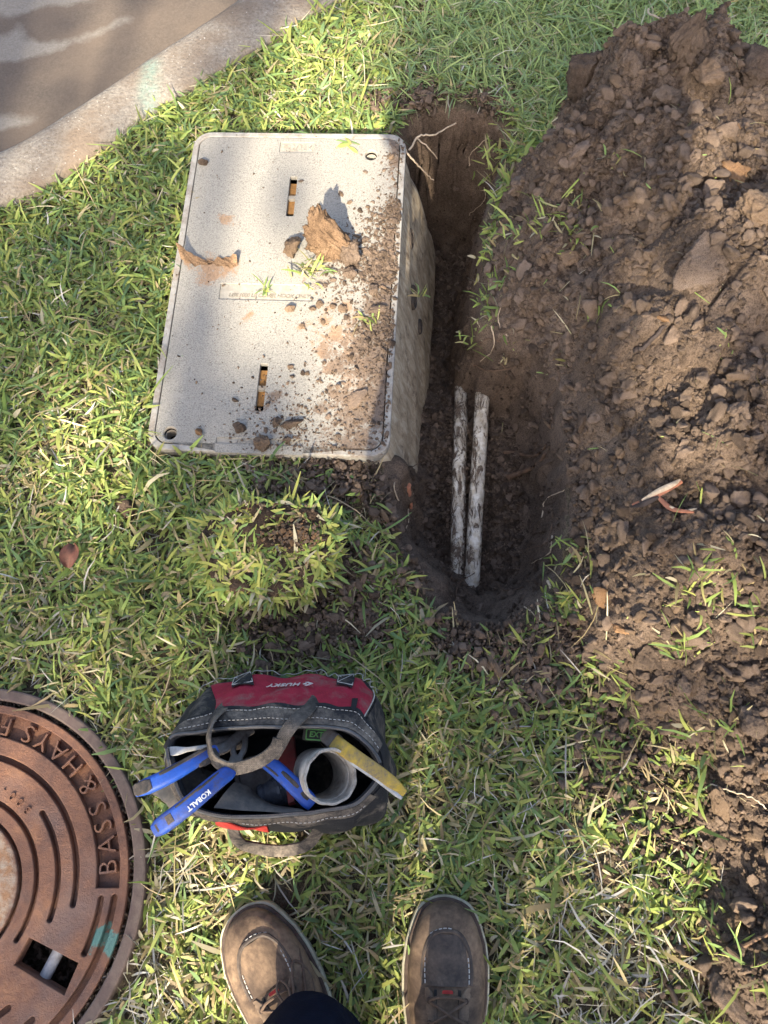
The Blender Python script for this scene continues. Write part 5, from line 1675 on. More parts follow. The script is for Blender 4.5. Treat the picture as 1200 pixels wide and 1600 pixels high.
def shoe(toe, ang, mirror, bright):
    """toe: ground position of the tip; ang: heading of the toe, radians from +Y (counter-clockwise)"""
    ca, sa = math.cos(ang), math.sin(ang)
    Ls = .300
    def W(x, y, z):                                        # local: y 0 at the toe tip, negative to the heel; x to the shoe's right
        x = x * mirror
        return (toe[0] + ca * x - sa * y, toe[1] + sa * x + ca * y, GZ_ + z)
    st = np.array([0, .0010, .003, .006, .011, .018, .032, .055, .085, .12, .16, .20, .24, .275, .294, .300])
    wl = np.array([.0, .0095, .0165, .0228, .0290, .0350, .0415, .0495, .0535, .0530, .0470, .0420, .0400, .0370, .0220, .0])
    wr = np.array([.0, .0100, .0175, .0245, .0315, .0380, .0455, .0530, .0560, .0545, .0480, .0425, .0400, .0370, .0220, .0])
    hh = np.array([.020, .027, .032, .0365, .041, .0452, .0505, .056, .0605, .068, .085, .105, .118, .120, .115, .09])
    def half(d, right): return np.interp(d, st, wr if right else wl)
    def top(d): return np.interp(d, st, hh)
    def zt(x, d, off=0.0):
        w = max(half(d, x > 0) - .004, .002); u = min(abs(x) / w, 1)
        z0 = .026
        return z0 + (top(d) - z0) * (1 - u ** 2.6) ** .62 + off
    # sole and welt
    dd = np.concatenate([.03 * np.linspace(0, 1, 16) ** 2.2, np.linspace(.036, .27, 26), np.linspace(.275, .30, 10)])
    dd[0] = 0
    def outl(grow):
        f_ = lambda d: -d + grow * max(0.0, 1 - d / .05)
        R = [(half(d, True) + grow * (0 < d < .3) * min(1, d / .012 + .15), f_(d)) for d in dd]; L_ = [(-half(d, False) - grow * (0 < d < .3) * min(1, d / .012 + .15), f_(d)) for d in dd[::-1]]
        R[0] = (0, grow); L_[-1] = (0, grow)
        return R + L_[1:-1]
    parts = {}
    root_ = thing('shoe', None, None, (toe[0] + sa * .15, toe[1] - ca * .15, GZ_)); root_.parent = person
    root_.location = Vector(root_.location) - Vector(person.location)
    def layer(name, grow, z0, z1, mat):
        o = outl(grow); mb = MB(); rows = []
        for z, g in ((z0, -.002), (z0 + .002, 0), (z1 - .0015, 0), (z1, -.0015)):
            rows.append([W(x * (1 + g / .05), y, z) for x, y in o])
        mb.grid(rows, closed_v=True); n = len(o)
        mb.f.append(tuple(reversed(range(n)))); mb.f.append(tuple(len(mb.v) - n + j for j in range(n)))
        return mb.build(name, mat, root_, angle=40)
    layer('sole', .0055, .0, .021, M['sole'])
    layer('welt', .0026, .0205, .0265, M['welt'])
    # upper
    G = []
    for d in np.concatenate([[.0004, .001, .002, .0035, .006, .010, .015], np.linspace(.021, .285, 44), [.290, .294, .297, .2995]]):
        row = []
        wL, wR = half(d, False) - .002, half(d, True) - .002
        tp = top(d)
        for k in range(33):
            a = math.pi * k / 32
            cx_ = math.cos(a); w = wR if cx_ > 0 else wL
            sx = abs(cx_) ** .72 * (1 if cx_ > 0 else -1)
            z = .0245 + (tp - .0245) * (max(math.sin(a), 0) ** .70)
            # creases across the vamp
            z -= .0018 * math.exp(-((d - .090) / .005) ** 2) * math.sin(a) + .0012 * math.exp(-((d - .080) / .004) ** 2) * math.sin(a)
            row.append(W(sx * w, -d, z))
        G.append(row)
    mb = MB(); mb.grid(G); mb.f.append(tuple(range(33))); up = mb.build('upper', M['leather'], root_, angle=70)
    # moccasin seam: raised plug, its ridge and worn stitches
    plug = []
    PB = [(.031, -.098), (.0325, -.084), (.0315, -.068), (.027, -.053), (.019, -.041), (.008, -.036)]
    pb = [(x, y) for x, y in PB] + [(-x, y) for x, y in PB[::-1]]
    c = crom(pb, 5)
    mb = MB(); mb.tube([W(x, y, zt(x, -y, .0006)) for x, y in c], .0034, 8); mb.build('seam', M['leather_dark'], root_)
    mb = MB(); G = []
    for i in range(19):
        y = -.039 - (.098 - .039) * i / 18
        ws = np.interp(-y, [.036, .041, .053, .068, .084, .098], [.010, .018, .0262, .0305, .0316, .030])
        G.append([W(ws * (k - 10) / 10, y, zt(ws * (k - 10) / 10, -y, .0016 + .0012 * (1 - (abs(k - 10) / 10) ** 4))) for k in range(21)])
    mb.grid(G); mb.build('vamp_plug', M['leather_dark'] if not bright else M['leather'], root_)
    for pts in ([(.0385, -.098), (.0395, -.084), (.0375, -.066)], [(-.0385, -.098), (-.0395, -.082), (-.037, -.064)], [(.029, -.096), (.0295, -.082), (.0285, -.066)], [(-.029, -.096), (-.0295, -.082), (-.0285, -.064)], [(-.022, -.039), (-.010, -.0335), (.0, -.0320), (.008, -.033)], [(.024, -.046), (.031, -.057)]):
        stitches('stitching', [W(x, y, zt(x, -y, .0020)) for x, y in pts], .00095, .0044, .0020, M['thread'], root_)
    # eyelet facings
    for s in (-1, 1):
        mb = MB(); G1 = []; G2 = []
        for i in range(17):
            d = .100 + .112 * i / 16
            inner = .0125 + .0015 * math.sin(i * .4) + .012 * max(0, 1 - i / 3.0) ** 2
            outer = .041 - .010 * max(0, 1 - i / 2.5) ** 2
            r1 = []; r2 = []
            for k in range(9):
                x = s * (inner + (outer - inner) * k / 8)
                z = zt(x, d, .0034 if 0 < k < 8 else .0016)
                r1.append(W(x, -d, z)); r2.append(W(x, -d, z - .004))
            G1.append(r1); G2.append(r2)
        mb.grid(G1); mb.grid(G2); m = 9; b = 17 * 9
        for i in range(16):
            for k in (0, 8): mb.f.append((i * m + k, (i + 1) * m + k, b + (i + 1) * m + k, b + i * m + k))
        for k in range(8):
            for i in (0, 16): mb.f.append((i * m + k, i * m + k + 1, b + i * m + k + 1, b + i * m + k))
        mb.build('facing', M['leather_tan'], root_, angle=50)
        stitches('stitching', [W(s * x, -d, zt(s * x, d, .0042)) for x, d in ((.030, .104), (.035, .113), (.0385, .135), (.0385, .170))], .00055, .0030, .0022, M['lace'], root_)
    mb = MB(); G = []
    for i in range(15):
        d = .102 + .12 * i / 14
        G.append([W(.018 * (k - 5) / 5, -d, zt(0, d, .0012 - .004 * (1 - ((k - 5) / 5) ** 2))) for k in range(11)])
    mb.grid(G); mb.build('tongue', M['tongue'], root_)
    mb = MB(); G = []
    for i in range(4):
        d = .1015 + .004 * i / 3
        G.append([W(.0070 * (k - 4) / 4 * (1 - .25 * (i == 0)), -d, zt(0, d, .0042)) for k in range(9)])
    mb.grid(G); mb.build('tag', M['red_tag'], root_)
    # laces through the eyelets
    def lace(pts, r=.0016):
        c = crom([W(x, -d, zt(x, d, o)) for x, d, o in pts], 6); mb = MB(); mb.tube([tuple(q) for q in c], r * 1.25, 7); mb.build('lace', M['lace'], root_)
    ey = [(.024, .114), (.0235, .138), (.0230, .164), (.0225, .190)]
    for i, (x, d) in enumerate(ey):
        for s in (-1, 1):
            mb = MB(); q = np.array(W(s * x, -d, zt(s * x, d, .0042)))
            mb.grid([[tuple(q + np.array([r * math.cos(a), r * math.sin(a), z])) for a in np.linspace(0, 6.283, 15)[:-1]] for r, z in ((.0036, -.002), (.0034, .0004), (.0018, .0004), (.0016, -.001), (.0001, -.0012))], closed_v=True)
            mb.build('eyelet', M['welt'], root_)
    lace([(-.024, .114, .005), (-.014, .109, .0085), (0, .1085, .0085), (.014, .109, .0085), (.024, .114, .005)])
    for i in range(3):
        (x0, d0), (x1, d1) = ey[i], ey[i + 1]
        lace([(x0, d0, .005), (.012, d0 + .006, .0065), (0, (d0 + d1) / 2, .0070), (-.012, d1 - .006, .0080), (-x1, d1, .0055)])
        lace([(-x0, d0, .005), (-.012, d0 + .006, .0065), (0, (d0 + d1) / 2, .0090), (.012, d1 - .006, .0080), (x1, d1, .0055)])
    if bright:                                             # untied loops lying over the side of the instep
        lace([(-.004, .150, .009), (-.020, .125, .012), (-.030, .100, .012), (-.037, .088, .010), (-.044, .096, .010), (-.046, .118, .009), (-.038, .145, .010), (-.020, .165, .010)], .0015)
        lace([(-.010, .152, .009), (-.030, .135, .012), (-.041, .110, .010), (-.046, .088, .008), (-.0475, .078, .006)], .0015)
        lace([(-.002, .152, .010), (-.008, .125, .013), (-.006, .105, .014), (-.014, .095, .012), (-.020, .110, .012), (-.012, .135, .011)], .0013)
    # padded collar
    mb = MB(); mb.tube([W(.040 * math.cos(a), -.235 + .052 * math.sin(a), .118 + .004 * math.sin(a)) for a in np.linspace(0, 6.283185, 33)], .006, 8, caps=False); mb.build('collar', M['leather_dark'], root_)
    return root_


lt = P2(374, 1428, .02); rt2 = P2(697, 1408, .02)
shoe(lt, math.radians(32), -1, True)
shoe(rt2, math.radians(-1.5), 1, False)


def leg_tube(name, rows, mat):
    """rows: (centre, rx, ry) from the hem up"""
    mb = MB(); G = []
    rr = crom([list(c) + [a, b] for c, a, b in rows], 6)
    for i, q in enumerate(rr):
        G.append([(q[0] + (q[3] + .0022 * math.sin(5 * t + i * .8) + .0016 * math.sin(11 * t - i * .5)) * math.cos(t), q[1] + (q[4] + .0022 * math.sin(4 * t + i * .6)) * math.sin(t), q[2]) for t in np.linspace(0, 6.283185, 41)[:-1]])
    inner = [[(q[0] + (q[3] - .004) * math.cos(t), q[1] + (q[4] - .004) * math.sin(t), q[2] + dz) for t in np.linspace(0, 6.283185, 41)[:-1]] for q, dz in ((rr[0], .03), (rr[0], .001))]
    mb.grid(inner + G, closed_v=True)
    return mb.build(name, mat, person, angle=70)


LA = (-.088, -.318); RA = (.094, -.372)
leg_tube('trouser_leg', [((LA[0], LA[1], .108), .072, .083), ((LA[0], LA[1], .15), .069, .079), ((LA[0] - .004, LA[1] - .02, .30), .070, .073), ((-.095, -.335, .50), .075, .076), ((-.10, -.37, .72), .085, .088), ((-.085, -.40, .90), .098, .11)], M['navy'])
leg_tube('trouser_leg', [((RA[0], RA[1], .098), .068, .076), ((RA[0], RA[1], .15), .064, .073), ((RA[0], RA[1] - .01, .30), .068, .072), ((.092, -.375, .50), .074, .075), ((.09, -.39, .72), .085, .088), ((.075, -.41, .90), .098, .11)], M['navy'])
leg_tube('trousers_seat', [((-.006, -.41, .82), .178, .118), ((-.006, -.415, .92), .180, .125), ((-.006, -.41, 1.0), .168, .115), ((-.006, -.405, 1.05), .165, .112)], M['navy'])
leg_tube('shirt', [((-.006, -.405, .98), .178, .122), ((-.006, -.40, 1.12), .182, .122), ((-.006, -.395, 1.28), .205, .125), ((-.006, -.40, 1.38), .205, .105), ((-.006, -.405, 1.43), .14, .08), ((-.006, -.40, 1.47), .068, .065)], M['shirt'])


def skinned(name, verts, edges, radii, mat, parent, root_i=0, sub=2):
    me = bpy.data.meshes.new(name)
    base_ = parent_loc(parent)
    me.from_pydata([Vector(v) - base_ for v in verts], edges, [])
    o = link(name, me, parent)
    md = o.modifiers.new('Skin', 'SKIN'); md.use_smooth_shade = True
    for i, r in enumerate(radii): me.skin_vertices[0].data[i].radius = (r, r)
    me.skin_vertices[0].data[root_i].use_root = True
    o.modifiers.new('Subdivision', 'SUBSURF').levels = sub; o.modifiers['Subdivision'].render_levels = sub
    dg = bpy.context.evaluated_depsgraph_get()
    m2 = bpy.data.meshes.new_from_object(o.evaluated_get(dg))
    o.modifiers.clear(); old = o.data; o.data = m2; bpy.data.meshes.remove(old)
    m2.materials.clear(); m2.materials.append(mat)
    for p in m2.polygons: p.use_smooth = True
    return o


bv = [(-.006, -.41, .95), (-.006, -.40, 1.15), (-.006, -.40, 1.33), (-.006, -.405, 1.46), (-.006, -.39, 1.53), (-.006, -.38, 1.62), (-.006, -.385, 1.70)]
be = [(0, 1), (1, 2), (2, 3), (3, 4), (4, 5), (5, 6)]; br = [.13, .12, .13, .055, .06, .085, .06]
for s, hip, kn, an in ((-1, (-.10, -.40, .88), (-.096, -.335, .50), (LA[0], LA[1] - .01, .10)), (1, (.088, -.41, .88), (.092, -.375, .50), (RA[0], RA[1] - .01, .10))):
    b = len(bv); bv += [hip, kn, an]; br += [.085, .055, .038]; be += [(0, b), (b, b + 1), (b + 1, b + 2)]
HAND = []
for s in (-1, 1):
    b = len(bv)
    bv += [(s * .18, -.40, 1.39), (s * .225, -.34, 1.17), (s * .115, -.120, 1.235), (s * .098, -.075, 1.250)]
    br += [.058, .042, .028, .026]
    be += [(2, b), (b, b + 1), (b + 1, b + 2), (b + 2, b + 3)]
    for k in range(4):
        f = len(bv); x0 = s * (.112 - .018 * k)
        bv += [(x0 - s * .004, -.050, 1.262 + .004 * k), (x0 - s * .016, -.030, 1.266 + .006 * k), (x0 - s * .030, -.022, 1.264 + .006 * k)]
        br += [.0095, .009, .0075]; be += [(b + 3, f), (f, f + 1), (f + 1, f + 2)]
    f = len(bv); bv += [(s * .088, -.068, 1.285), (s * .070, -.055, 1.300), (s * .056, -.045, 1.304)]; br += [.012, .010, .0085]; be += [(b + 3, f), (f, f + 1), (f + 1, f + 2)]
skinned('body', bv, be, br, M['skin'], person)
for s in (-1, 1):
    c = crom([(s * .16, -.40, 1.40), (s * .20, -.385, 1.34), (s * .222, -.345, 1.20)], 5); mb = MB(); mb.tube([tuple(q) for q in c], 1.0, 16, scales=list(np.linspace(.075, .060, len(c)))); mb.build('sleeve', M['shirt'], person)
V, F = ICO[3]; V = V.copy() * np.array([.088, .105, .10]) + np.array([-.006, -.40, 1.665]); V[:, 2] = np.maximum(V[:, 2], 1.625 + .06 * (V[:, 1] > -.34))
link('hair', np_mesh('hair', V - np.array(person.location), F, M['hair'], True), person)

# ------------------------------------------------------------------ grass
GREENS = np.array([[0.215, 0.300, 0.085], [0.265, 0.355, 0.092], [0.175, 0.265, 0.090], [0.330, 0.385, 0.115], [0.145, 0.230, 0.100]])
YELLOW = np.array([0.33, 0.32, 0.085])
STRAWC = np.array([[0.46, 0.39, 0.22], [0.38, 0.30, 0.16], [0.52, 0.47, 0.33], [0.30, 0.24, 0.15]])
GREYC = np.array([[0.42, 0.40, 0.36], [0.34, 0.32, 0.29], [0.50, 0.48, 0.44]])


def blades(B, az, el, L, W, cols, droop=0.6, roll=0.6, tipcol=None, segs=3, twist=None):
    """flat tapering blades; returns V, F, C"""
    n = len(B)
    rows = segs + 1
    V = np.empty((n, rows, 2, 3)); C = np.empty((n, rows, 2, 3))
    p = B.copy()
    e = el.copy()
    rl = RNG.normal(0, roll, n)
    prof = np.array([0.62, 1.0, 0.86, 0.20]) if segs == 3 else np.array([0.8, 1.0, 0.25])
    dr = droop * RNG.uniform(0.2, 1.3, n)
    a = az.copy(); da = RNG.normal(0, 0.16, n)
    for i in range(rows):
        d = np.stack([np.cos(a) * np.cos(e), np.sin(a) * np.cos(e), np.sin(e)], -1)
        side = np.stack([-np.sin(a), np.cos(a), np.zeros(n)], -1)
        up = np.cross(d, side)
        w = side * np.cos(rl)[:, None] + up * np.sin(rl)[:, None]
        hwid = (W * prof[i] / 2)[:, None]
        V[:, i, 0] = p - w * hwid; V[:, i, 1] = p + w * hwid
        t = i / segs
        c = cols * (0.96 + 0.08 * t)
        if i == 0: c = c * 0.35 + 0.65 * np.array([0.30, 0.31, 0.12])
        if i == rows - 1 and tipcol is not None: c = np.where(tipcol[:, None], STRAWC[0], c)
        C[:, i] = c[:, None, :]
        if i < segs:
            p = p + d * (L / segs)[:, None]
            e = e - dr / segs; a = a + da
    id0 = (np.arange(n) * rows * 2)[:, None]
    F = np.concatenate([np.stack([id0[:, 0] + 2 * i, id0[:, 0] + 2 * i + 1, id0[:, 0] + 2 * i + 3, id0[:, 0] + 2 * i + 2], -1) for i in range(segs)])
    return V.reshape(-1, 3), F, C.reshape(-1, 3)


def pxpoly(p, z=-0.01): return [P2(a, b, z) for a, b in p]


LESS = [(548, 880, 38, .9), (440, 985, 95, .8), (330, 965, 40, .55), (300, 1000, 30, .4),   # photograph place, radius px, how much of the grass is missing there
    (560, 765, 75, .9), (480, 750, 45, .7), (570, 980, 55, .92), (520, 970, 40, .7), (430, 965, 60, .5), (655, 160, 45, .85), (750, 165, 50, .65), (600, 155, 25, .5), (615, 850, 28, .55), (635, 920, 28, .4), (700, 1000, 55, .55), (770, 1020, 75, .8), (830, 1060, 65, .85), (880, 1010, 55, .8), (900, 1090, 60, .6),
    (960, 1120, 60, .6), (1010, 1200, 70, .65), (1060, 1300, 50, .6), (940, 1220, 60, .5), (1070, 1480, 60, .6), (1040, 1400, 35, .3), (200, 798, 32, .9), (250, 870, 40, .4), (300, 260, 18, .6), (270, 400, 22, .55), (250, 560, 18, .35), (235, 1240, 28, .8), (225, 1400, 25, .4), (955, 1368, 45, .8),
    (800, 1156, 28, .75), (840, 1205, 20, .4), (420, 930, 80, .35), (470, 1370, 60, .35), (350, 1400, 40, .3), (560, 1390, 35, .4), (640, 1180, 25, .2), (330, 850, 40, .3)]
STRAWY = [(60, 1110, 110, .45), (170, 1170, 60, .6), (140, 690, 80, .35), (60, 740, 70, .45), (230, 1380, 60, .65), (215, 1500, 75, .95), (190, 1580, 80, .95), (280, 1560, 60, .8), (700, 1220, 120, .45), (880, 1450, 120, .5), (990, 1500, 80, .8), (1030, 1560, 80, .7), (900, 1580, 80, .6), (800, 1400, 60, .7), (330, 1120, 60, .4), (440, 850, 90, .5), (320, 1350, 90, .5), (250, 1160, 60, .5), (600, 1120, 60, .3), (860, 1300, 80, .45), (300, 720, 50, .35), (560, 1450, 90, .35), (60, 980, 90, .25), (330, 420, 10, .2)]


def spots(L, x, y, z=-0.02):
    v = np.zeros(x.shape)
    for a, b, r, k in L:
        c = P2(a, b, z); rr = r * mpp(b)
        v = np.maximum(v, k * sstep(1.35 - np.hypot(x - c[0], y - c[1]) / rr))
    return v


def grass_ok(x, y):
    ok = ~inside(KERB_POLY, x, y) | (poly_dist(kerb_in, x, y, closed=False) < 0.004)
    lx, ly = box_local(x, y)
    ok &= ~((np.abs(lx) < hw + .004) & (np.abs(ly) < hl + .004))
    ok &= np.hypot(x - MAN_C[0], y - MAN_C[1]) > MAN_R + 0.004
    td = poly_dist(TRENCH, x, y); ok &= ~inside(TRENCH, x, y) & (td > np.where(y < 0.62, 0.020, 0.008) * (0.5 + RNG.uniform(0, 1, x.shape)))
    ph = pile_at(x, y)
    ok &= (ph < 0.012) | ((ph < 0.05) & (RNG.uniform(0, 1, x.shape) < .12) & (y < 0.4))
    return ok


def shoe_free(x, y):
    ok = np.ones(x.shape, bool)
    for c, ax, L, w in (((-0.128, -0.25), (-0.454, 0.891), 0.115, .047), ((0.092, -0.26), (-0.03, 1.0), 0.115, .05)):
        u = (x - c[0]) * ax[0] + (y - c[1]) * ax[1]; v = (x - c[0]) * ax[1] - (y - c[1]) * ax[0]
        ok &= ~((np.abs(u) < L) & (np.abs(v) < w))
    return ok


NODES = 40000
X = RNG.uniform(-1.12, 1.18, NODES * 2); Y = RNG.uniform(-0.60, 1.95, NODES * 2)
dens = 0.80 + 0.45 * fbm(X, Y, 0.10, 3, 201)
dens *= 1 - spots(LESS, X, Y)
strw = np.clip(spots(STRAWY, X, Y) + 0.25 * fbm(X, Y, 0.12, 3, 205), 0, 1)
dens *= 1 - 0.72 * strw
# bag footprint stays flattened
inb = inside(pxpoly([(285, 1110), (370, 1075), (560, 1075), (600, 1110), (605, 1270), (520, 1295), (340, 1290), (285, 1240)]), X, Y)
k = grass_ok(X, Y) & (RNG.uniform(0, 1, X.shape) < dens) & ~inb & shoe_free(X, Y)
X, Y, strw_ = X[k], Y[k], strw[k]
SODC = np.array(P2(428, 872, 0.0))
on_sod = sod_height(X, Y) > 0.004
X, Y, strw_ = X[~on_sod], Y[~on_sod], strw_[~on_sod]
NB = RNG.integers(3, 7, len(X))
ii = np.repeat(np.arange(len(X)), NB); n = len(ii)
az0 = RNG.uniform(0, 2 * math.pi, len(X))
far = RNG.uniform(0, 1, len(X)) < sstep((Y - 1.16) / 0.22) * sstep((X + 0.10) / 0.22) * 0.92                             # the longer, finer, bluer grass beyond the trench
farb = far[ii]
az = az0[ii] + RNG.normal(0, 0.95, n)
el = np.radians(RNG.uniform(0, 50, n)); el = np.where(farb, np.radians(RNG.uniform(5, 55, n)), el)
L = np.clip(0.0202 * np.exp(RNG.normal(0, 0.48, n)), 0.014, 0.075)
L = np.where(farb, L * RNG.uniform(1.1, 1.9, n), L)
W = np.clip(RNG.normal(0.0043, 0.0015, n), 0.0016, 0.0085)
W = np.where(farb, W * 0.62, W)
B = np.stack([X[ii] + RNG.normal(0, .004, n), Y[ii] + RNG.normal(0, .004, n), surf(X, Y)[ii] + RNG.uniform(0.0, 0.020, n)], -1)
cols = GREENS[RNG.integers(0, 5, n)] * RNG.uniform(0.75, 1.25, n)[:, None]
warm = np.clip(0.5 + 0.5 * fbm(X, Y, 0.3, 2, 210), 0, 1)[ii]
low = sstep((0.55 - Y) / 0.5)[ii]
yl = RNG.uniform(0, 1, n) < (0.16 + 0.12 * low + 0.25 * strw_[ii])
cols[yl] = cols[yl] * 0.45 + YELLOW * 0.55 * RNG.uniform(.7, 1.15, (yl.sum(), 1))
st = RNG.uniform(0, 1, n) < (0.10 + 0.07 * low + 0.33 * strw_[ii])
cols[st] = STRAWC[RNG.integers(0, 4, st.sum())] * RNG.uniform(.65, 1.1, (st.sum(), 1))
cols = np.where(farb[:, None], cols * np.array([0.74, 0.82, 0.95]) + np.array([0.105, 0.125, 0.070]), cols)  # far blades also paled: sky sheen and brightness put into their colour
tip = RNG.uniform(0, 1, n) < 0.07
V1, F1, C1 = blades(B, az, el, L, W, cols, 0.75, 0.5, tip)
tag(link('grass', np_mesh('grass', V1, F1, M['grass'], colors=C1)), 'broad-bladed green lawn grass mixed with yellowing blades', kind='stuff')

# thatch of dry stems lying low between the blades
n = 60000
X = RNG.uniform(-1.1, 1.15, n); Y = RNG.uniform(-0.58, 1.9, n)
strw = np.clip(spots(STRAWY, X, Y) + 0.22 * fbm(X, Y, 0.12, 3, 205), 0, 1)
k = grass_ok(X, Y) & (RNG.uniform(0, 1, n) < 0.28 + 0.08 * sstep((0.6 - Y) / .5) + 0.9 * strw) & shoe_free(X, Y) & ~inside(pxpoly([(285, 1110), (600, 1110), (600, 1275), (285, 1270)]), X, Y)
X, Y, strw = X[k], Y[k], strw[k]; n = len(X)
B = np.stack([X, Y, surf(X, Y) + RNG.uniform(0.002, 0.022, n)], -1)
grey = (Y < -0.08) & ((X < -0.25) | (X > 0.22))
cols = np.where((RNG.uniform(0, 1, n) < np.where(grey, .8, .25))[:, None], GREYC[RNG.integers(0, 3, n)], STRAWC[RNG.integers(0, 4, n)]) * RNG.uniform(.7, 1.25, n)[:, None]
V2, F2, C2 = blades(B, RNG.uniform(0, 6.28, n), np.radians(RNG.uniform(-6, 22, n)), np.clip(0.038 * np.exp(RNG.normal(0, .4, n)), .012, .09), np.clip(RNG.normal(.0021, .0008, n), .0009, .0042), cols, 0.25, 0.8, None, 3)
# runners creeping over the mat
n = 240
Xr = RNG.uniform(-1.1, 1.0, n); Yr = RNG.uniform(-0.5, 1.8, n)
k = grass_ok(Xr, Yr) & shoe_free(Xr, Yr) & ~inside(pxpoly([(285, 1110), (600, 1110), (600, 1275), (285, 1270)]), Xr, Yr)
Xr, Yr = Xr[k], Yr[k]; n = len(Xr)
cr = np.where((RNG.uniform(0, 1, n) < .5)[:, None], np.array([.34, .30, .14]), np.array([.40, .31, .20])) * RNG.uniform(.7, 1.15, n)[:, None]
V5, F5, C5 = blades(np.stack([Xr, Yr, surf(Xr, Yr) + RNG.uniform(.012, .026, n)], -1), RNG.uniform(0, 6.28, n), np.radians(RNG.uniform(0, 8, n)), RNG.uniform(.05, .15, n), RNG.uniform(.0013, .0022, n), cr, .12, .3, None, 3)
F2 = np.concatenate([F2, F5 + len(V2)]); V2 = np.concatenate([V2, V5]); C2 = np.concatenate([C2, C5])
tag(link('dry_thatch', np_mesh('dry_thatch', V2, F2, M['straw'], colors=C2)), 'dry grey and straw-coloured stems matted under the grass', kind='stuff')

# odd cut stalks and clippings on bare soil
n = 900
X = RNG.uniform(0.0, 1.1, n); Y = RNG.uniform(-0.5, 1.7, n)
k = (pile_at(X, Y) > 0.004) | (inside(TRENCH, X, Y) & (RNG.uniform(0, 1, n) < 0.25))
X, Y = X[k], Y[k]; n = len(X)
cols = STRAWC[RNG.integers(0, 4, n)] * RNG.uniform(.7, 1.15, n)[:, None]
g = RNG.uniform(0, 1, n) < 0.22
cols[g] = GREENS[RNG.integers(0, 4, g.sum())] * 1.2
V3, F3, C3 = blades(np.stack([X, Y, surf(X, Y) + .006], -1), RNG.uniform(0, 6.28, n), np.radians(RNG.uniform(-10, 30, n)), np.clip(.022 * np.exp(RNG.normal(0, .55, n)), .006, .075), np.clip(RNG.normal(.0016, .0007, n), .0006, .004), cols, .3, .8)
tag(link('grass_clippings', np_mesh('grass_clippings', V3, F3, M['straw'], colors=C3)), 'loose cut stalks and clippings lying on the bare soil', kind='stuff')


# ------------------------------------------------------------------ the lifted piece of turf
sodg = np.arange(-0.16, 0.1601, 0.005)
SX, SY = np.meshgrid(SODC[0] + sodg, SODC[1] + sodg)
SH = sod_height(SX, SY)
SZ = SOIL_Z - 0.004 + SH + np.where(SH > 0.002, 0.010 * lumps(SX, SY, 0.02, 301) + 0.006 * fbm(SX, SY, 0.02, 3, 302), 0)
sid = np.arange(SX.size).reshape(SX.shape)
SF = np.stack([sid[:-1, :-1], sid[:-1, 1:], sid[1:, 1:], sid[1:, :-1]], -1).reshape(-1, 4)
kp = (SH.ravel()[SF] > 0.001).any(1)
u_, inv_ = np.unique(SF[kp], return_inverse=True)
turf = thing('turf_clump', 'lifted clump of turf with yellowing grass sitting in front of the box', 'turf clump', (SODC[0], SODC[1], SOIL_Z))
b_ = np.array([SODC[0], SODC[1], SOIL_Z])
link('root_mat', np_mesh('root_mat', np.stack([SX, SY, SZ], -1).reshape(-1, 3)[u_] - b_, inv_.reshape(-1, 4), M['dark_soil'], True), turf)
n = 3000
X = SODC[0] + RNG.uniform(-.14, .14, n); Y = SODC[1] + RNG.uniform(-.12, .12, n)
h = sod_height(X, Y)
bare = np.array(P2(470, 845, .03)); bare2 = np.array(P2(430, 790, 0))
k = (h > .050) & (RNG.uniform(0, 1, n) < 0.85 - 0.85 * np.exp(-((X - bare[0]) ** 2 + (Y - bare[1]) ** 2) / .0017) - .8 * np.exp(-((X - bare2[0]) ** 2 + (Y - bare2[1]) ** 2) / .0022))
X, Y, h = X[k], Y[k], h[k]
ii = np.repeat(np.arange(len(X)), 3); n = len(ii)
cols = GREENS[RNG.integers(0, 4, n)] * RNG.uniform(.85, 1.3, n)[:, None]
yl = RNG.uniform(0, 1, n) < .5
cols[yl] = cols[yl] * .3 + YELLOW * .8
st = RNG.uniform(0, 1, n) < .2
cols[st] = STRAWC[RNG.integers(0, 4, st.sum())]
B = np.stack([X[ii], Y[ii], SOIL_Z + h[ii] - .004], -1)
oa = np.arctan2(Y - SODC[1], X - SODC[0])[ii]
V4, F4, C4 = blades(B, RNG.uniform(0, 6.28, n), np.radians(RNG.uniform(-5, 36, n)), np.clip(.024 * np.exp(RNG.normal(0, .3, n)), .014, .06), np.clip(RNG.normal(.0052, .001, n), .003, .008), cols, .7, .5)
o = link('turf_grass', np_mesh('turf_grass', V4 - b_, F4, M['grass'], colors=C4), turf); o['kind'] = 'stuff'
pts = []; rr = []
for q, s, n in (((470, 850), .018, 260), ((410, 795), .014, 50), ((480, 790), .02, 50), ((440, 845), .02, 60)):
    c = P2(*q, .03)
    for _ in range(n):
        x, y = c[0] + RNG.normal(0, s), c[1] + RNG.normal(0, s * .7); r = .0014 * math.exp(abs(RNG.normal(0, .6)))
        pts.append((x, y, SOIL_Z + float(sod_height(np.array([x]), np.array([y]))[0]) + .010)); rr.append(min(r, .006))
o = crumbs('turf_crumbs', np.array(pts) - b_, np.array(rr), 'orange', None); o.parent = turf

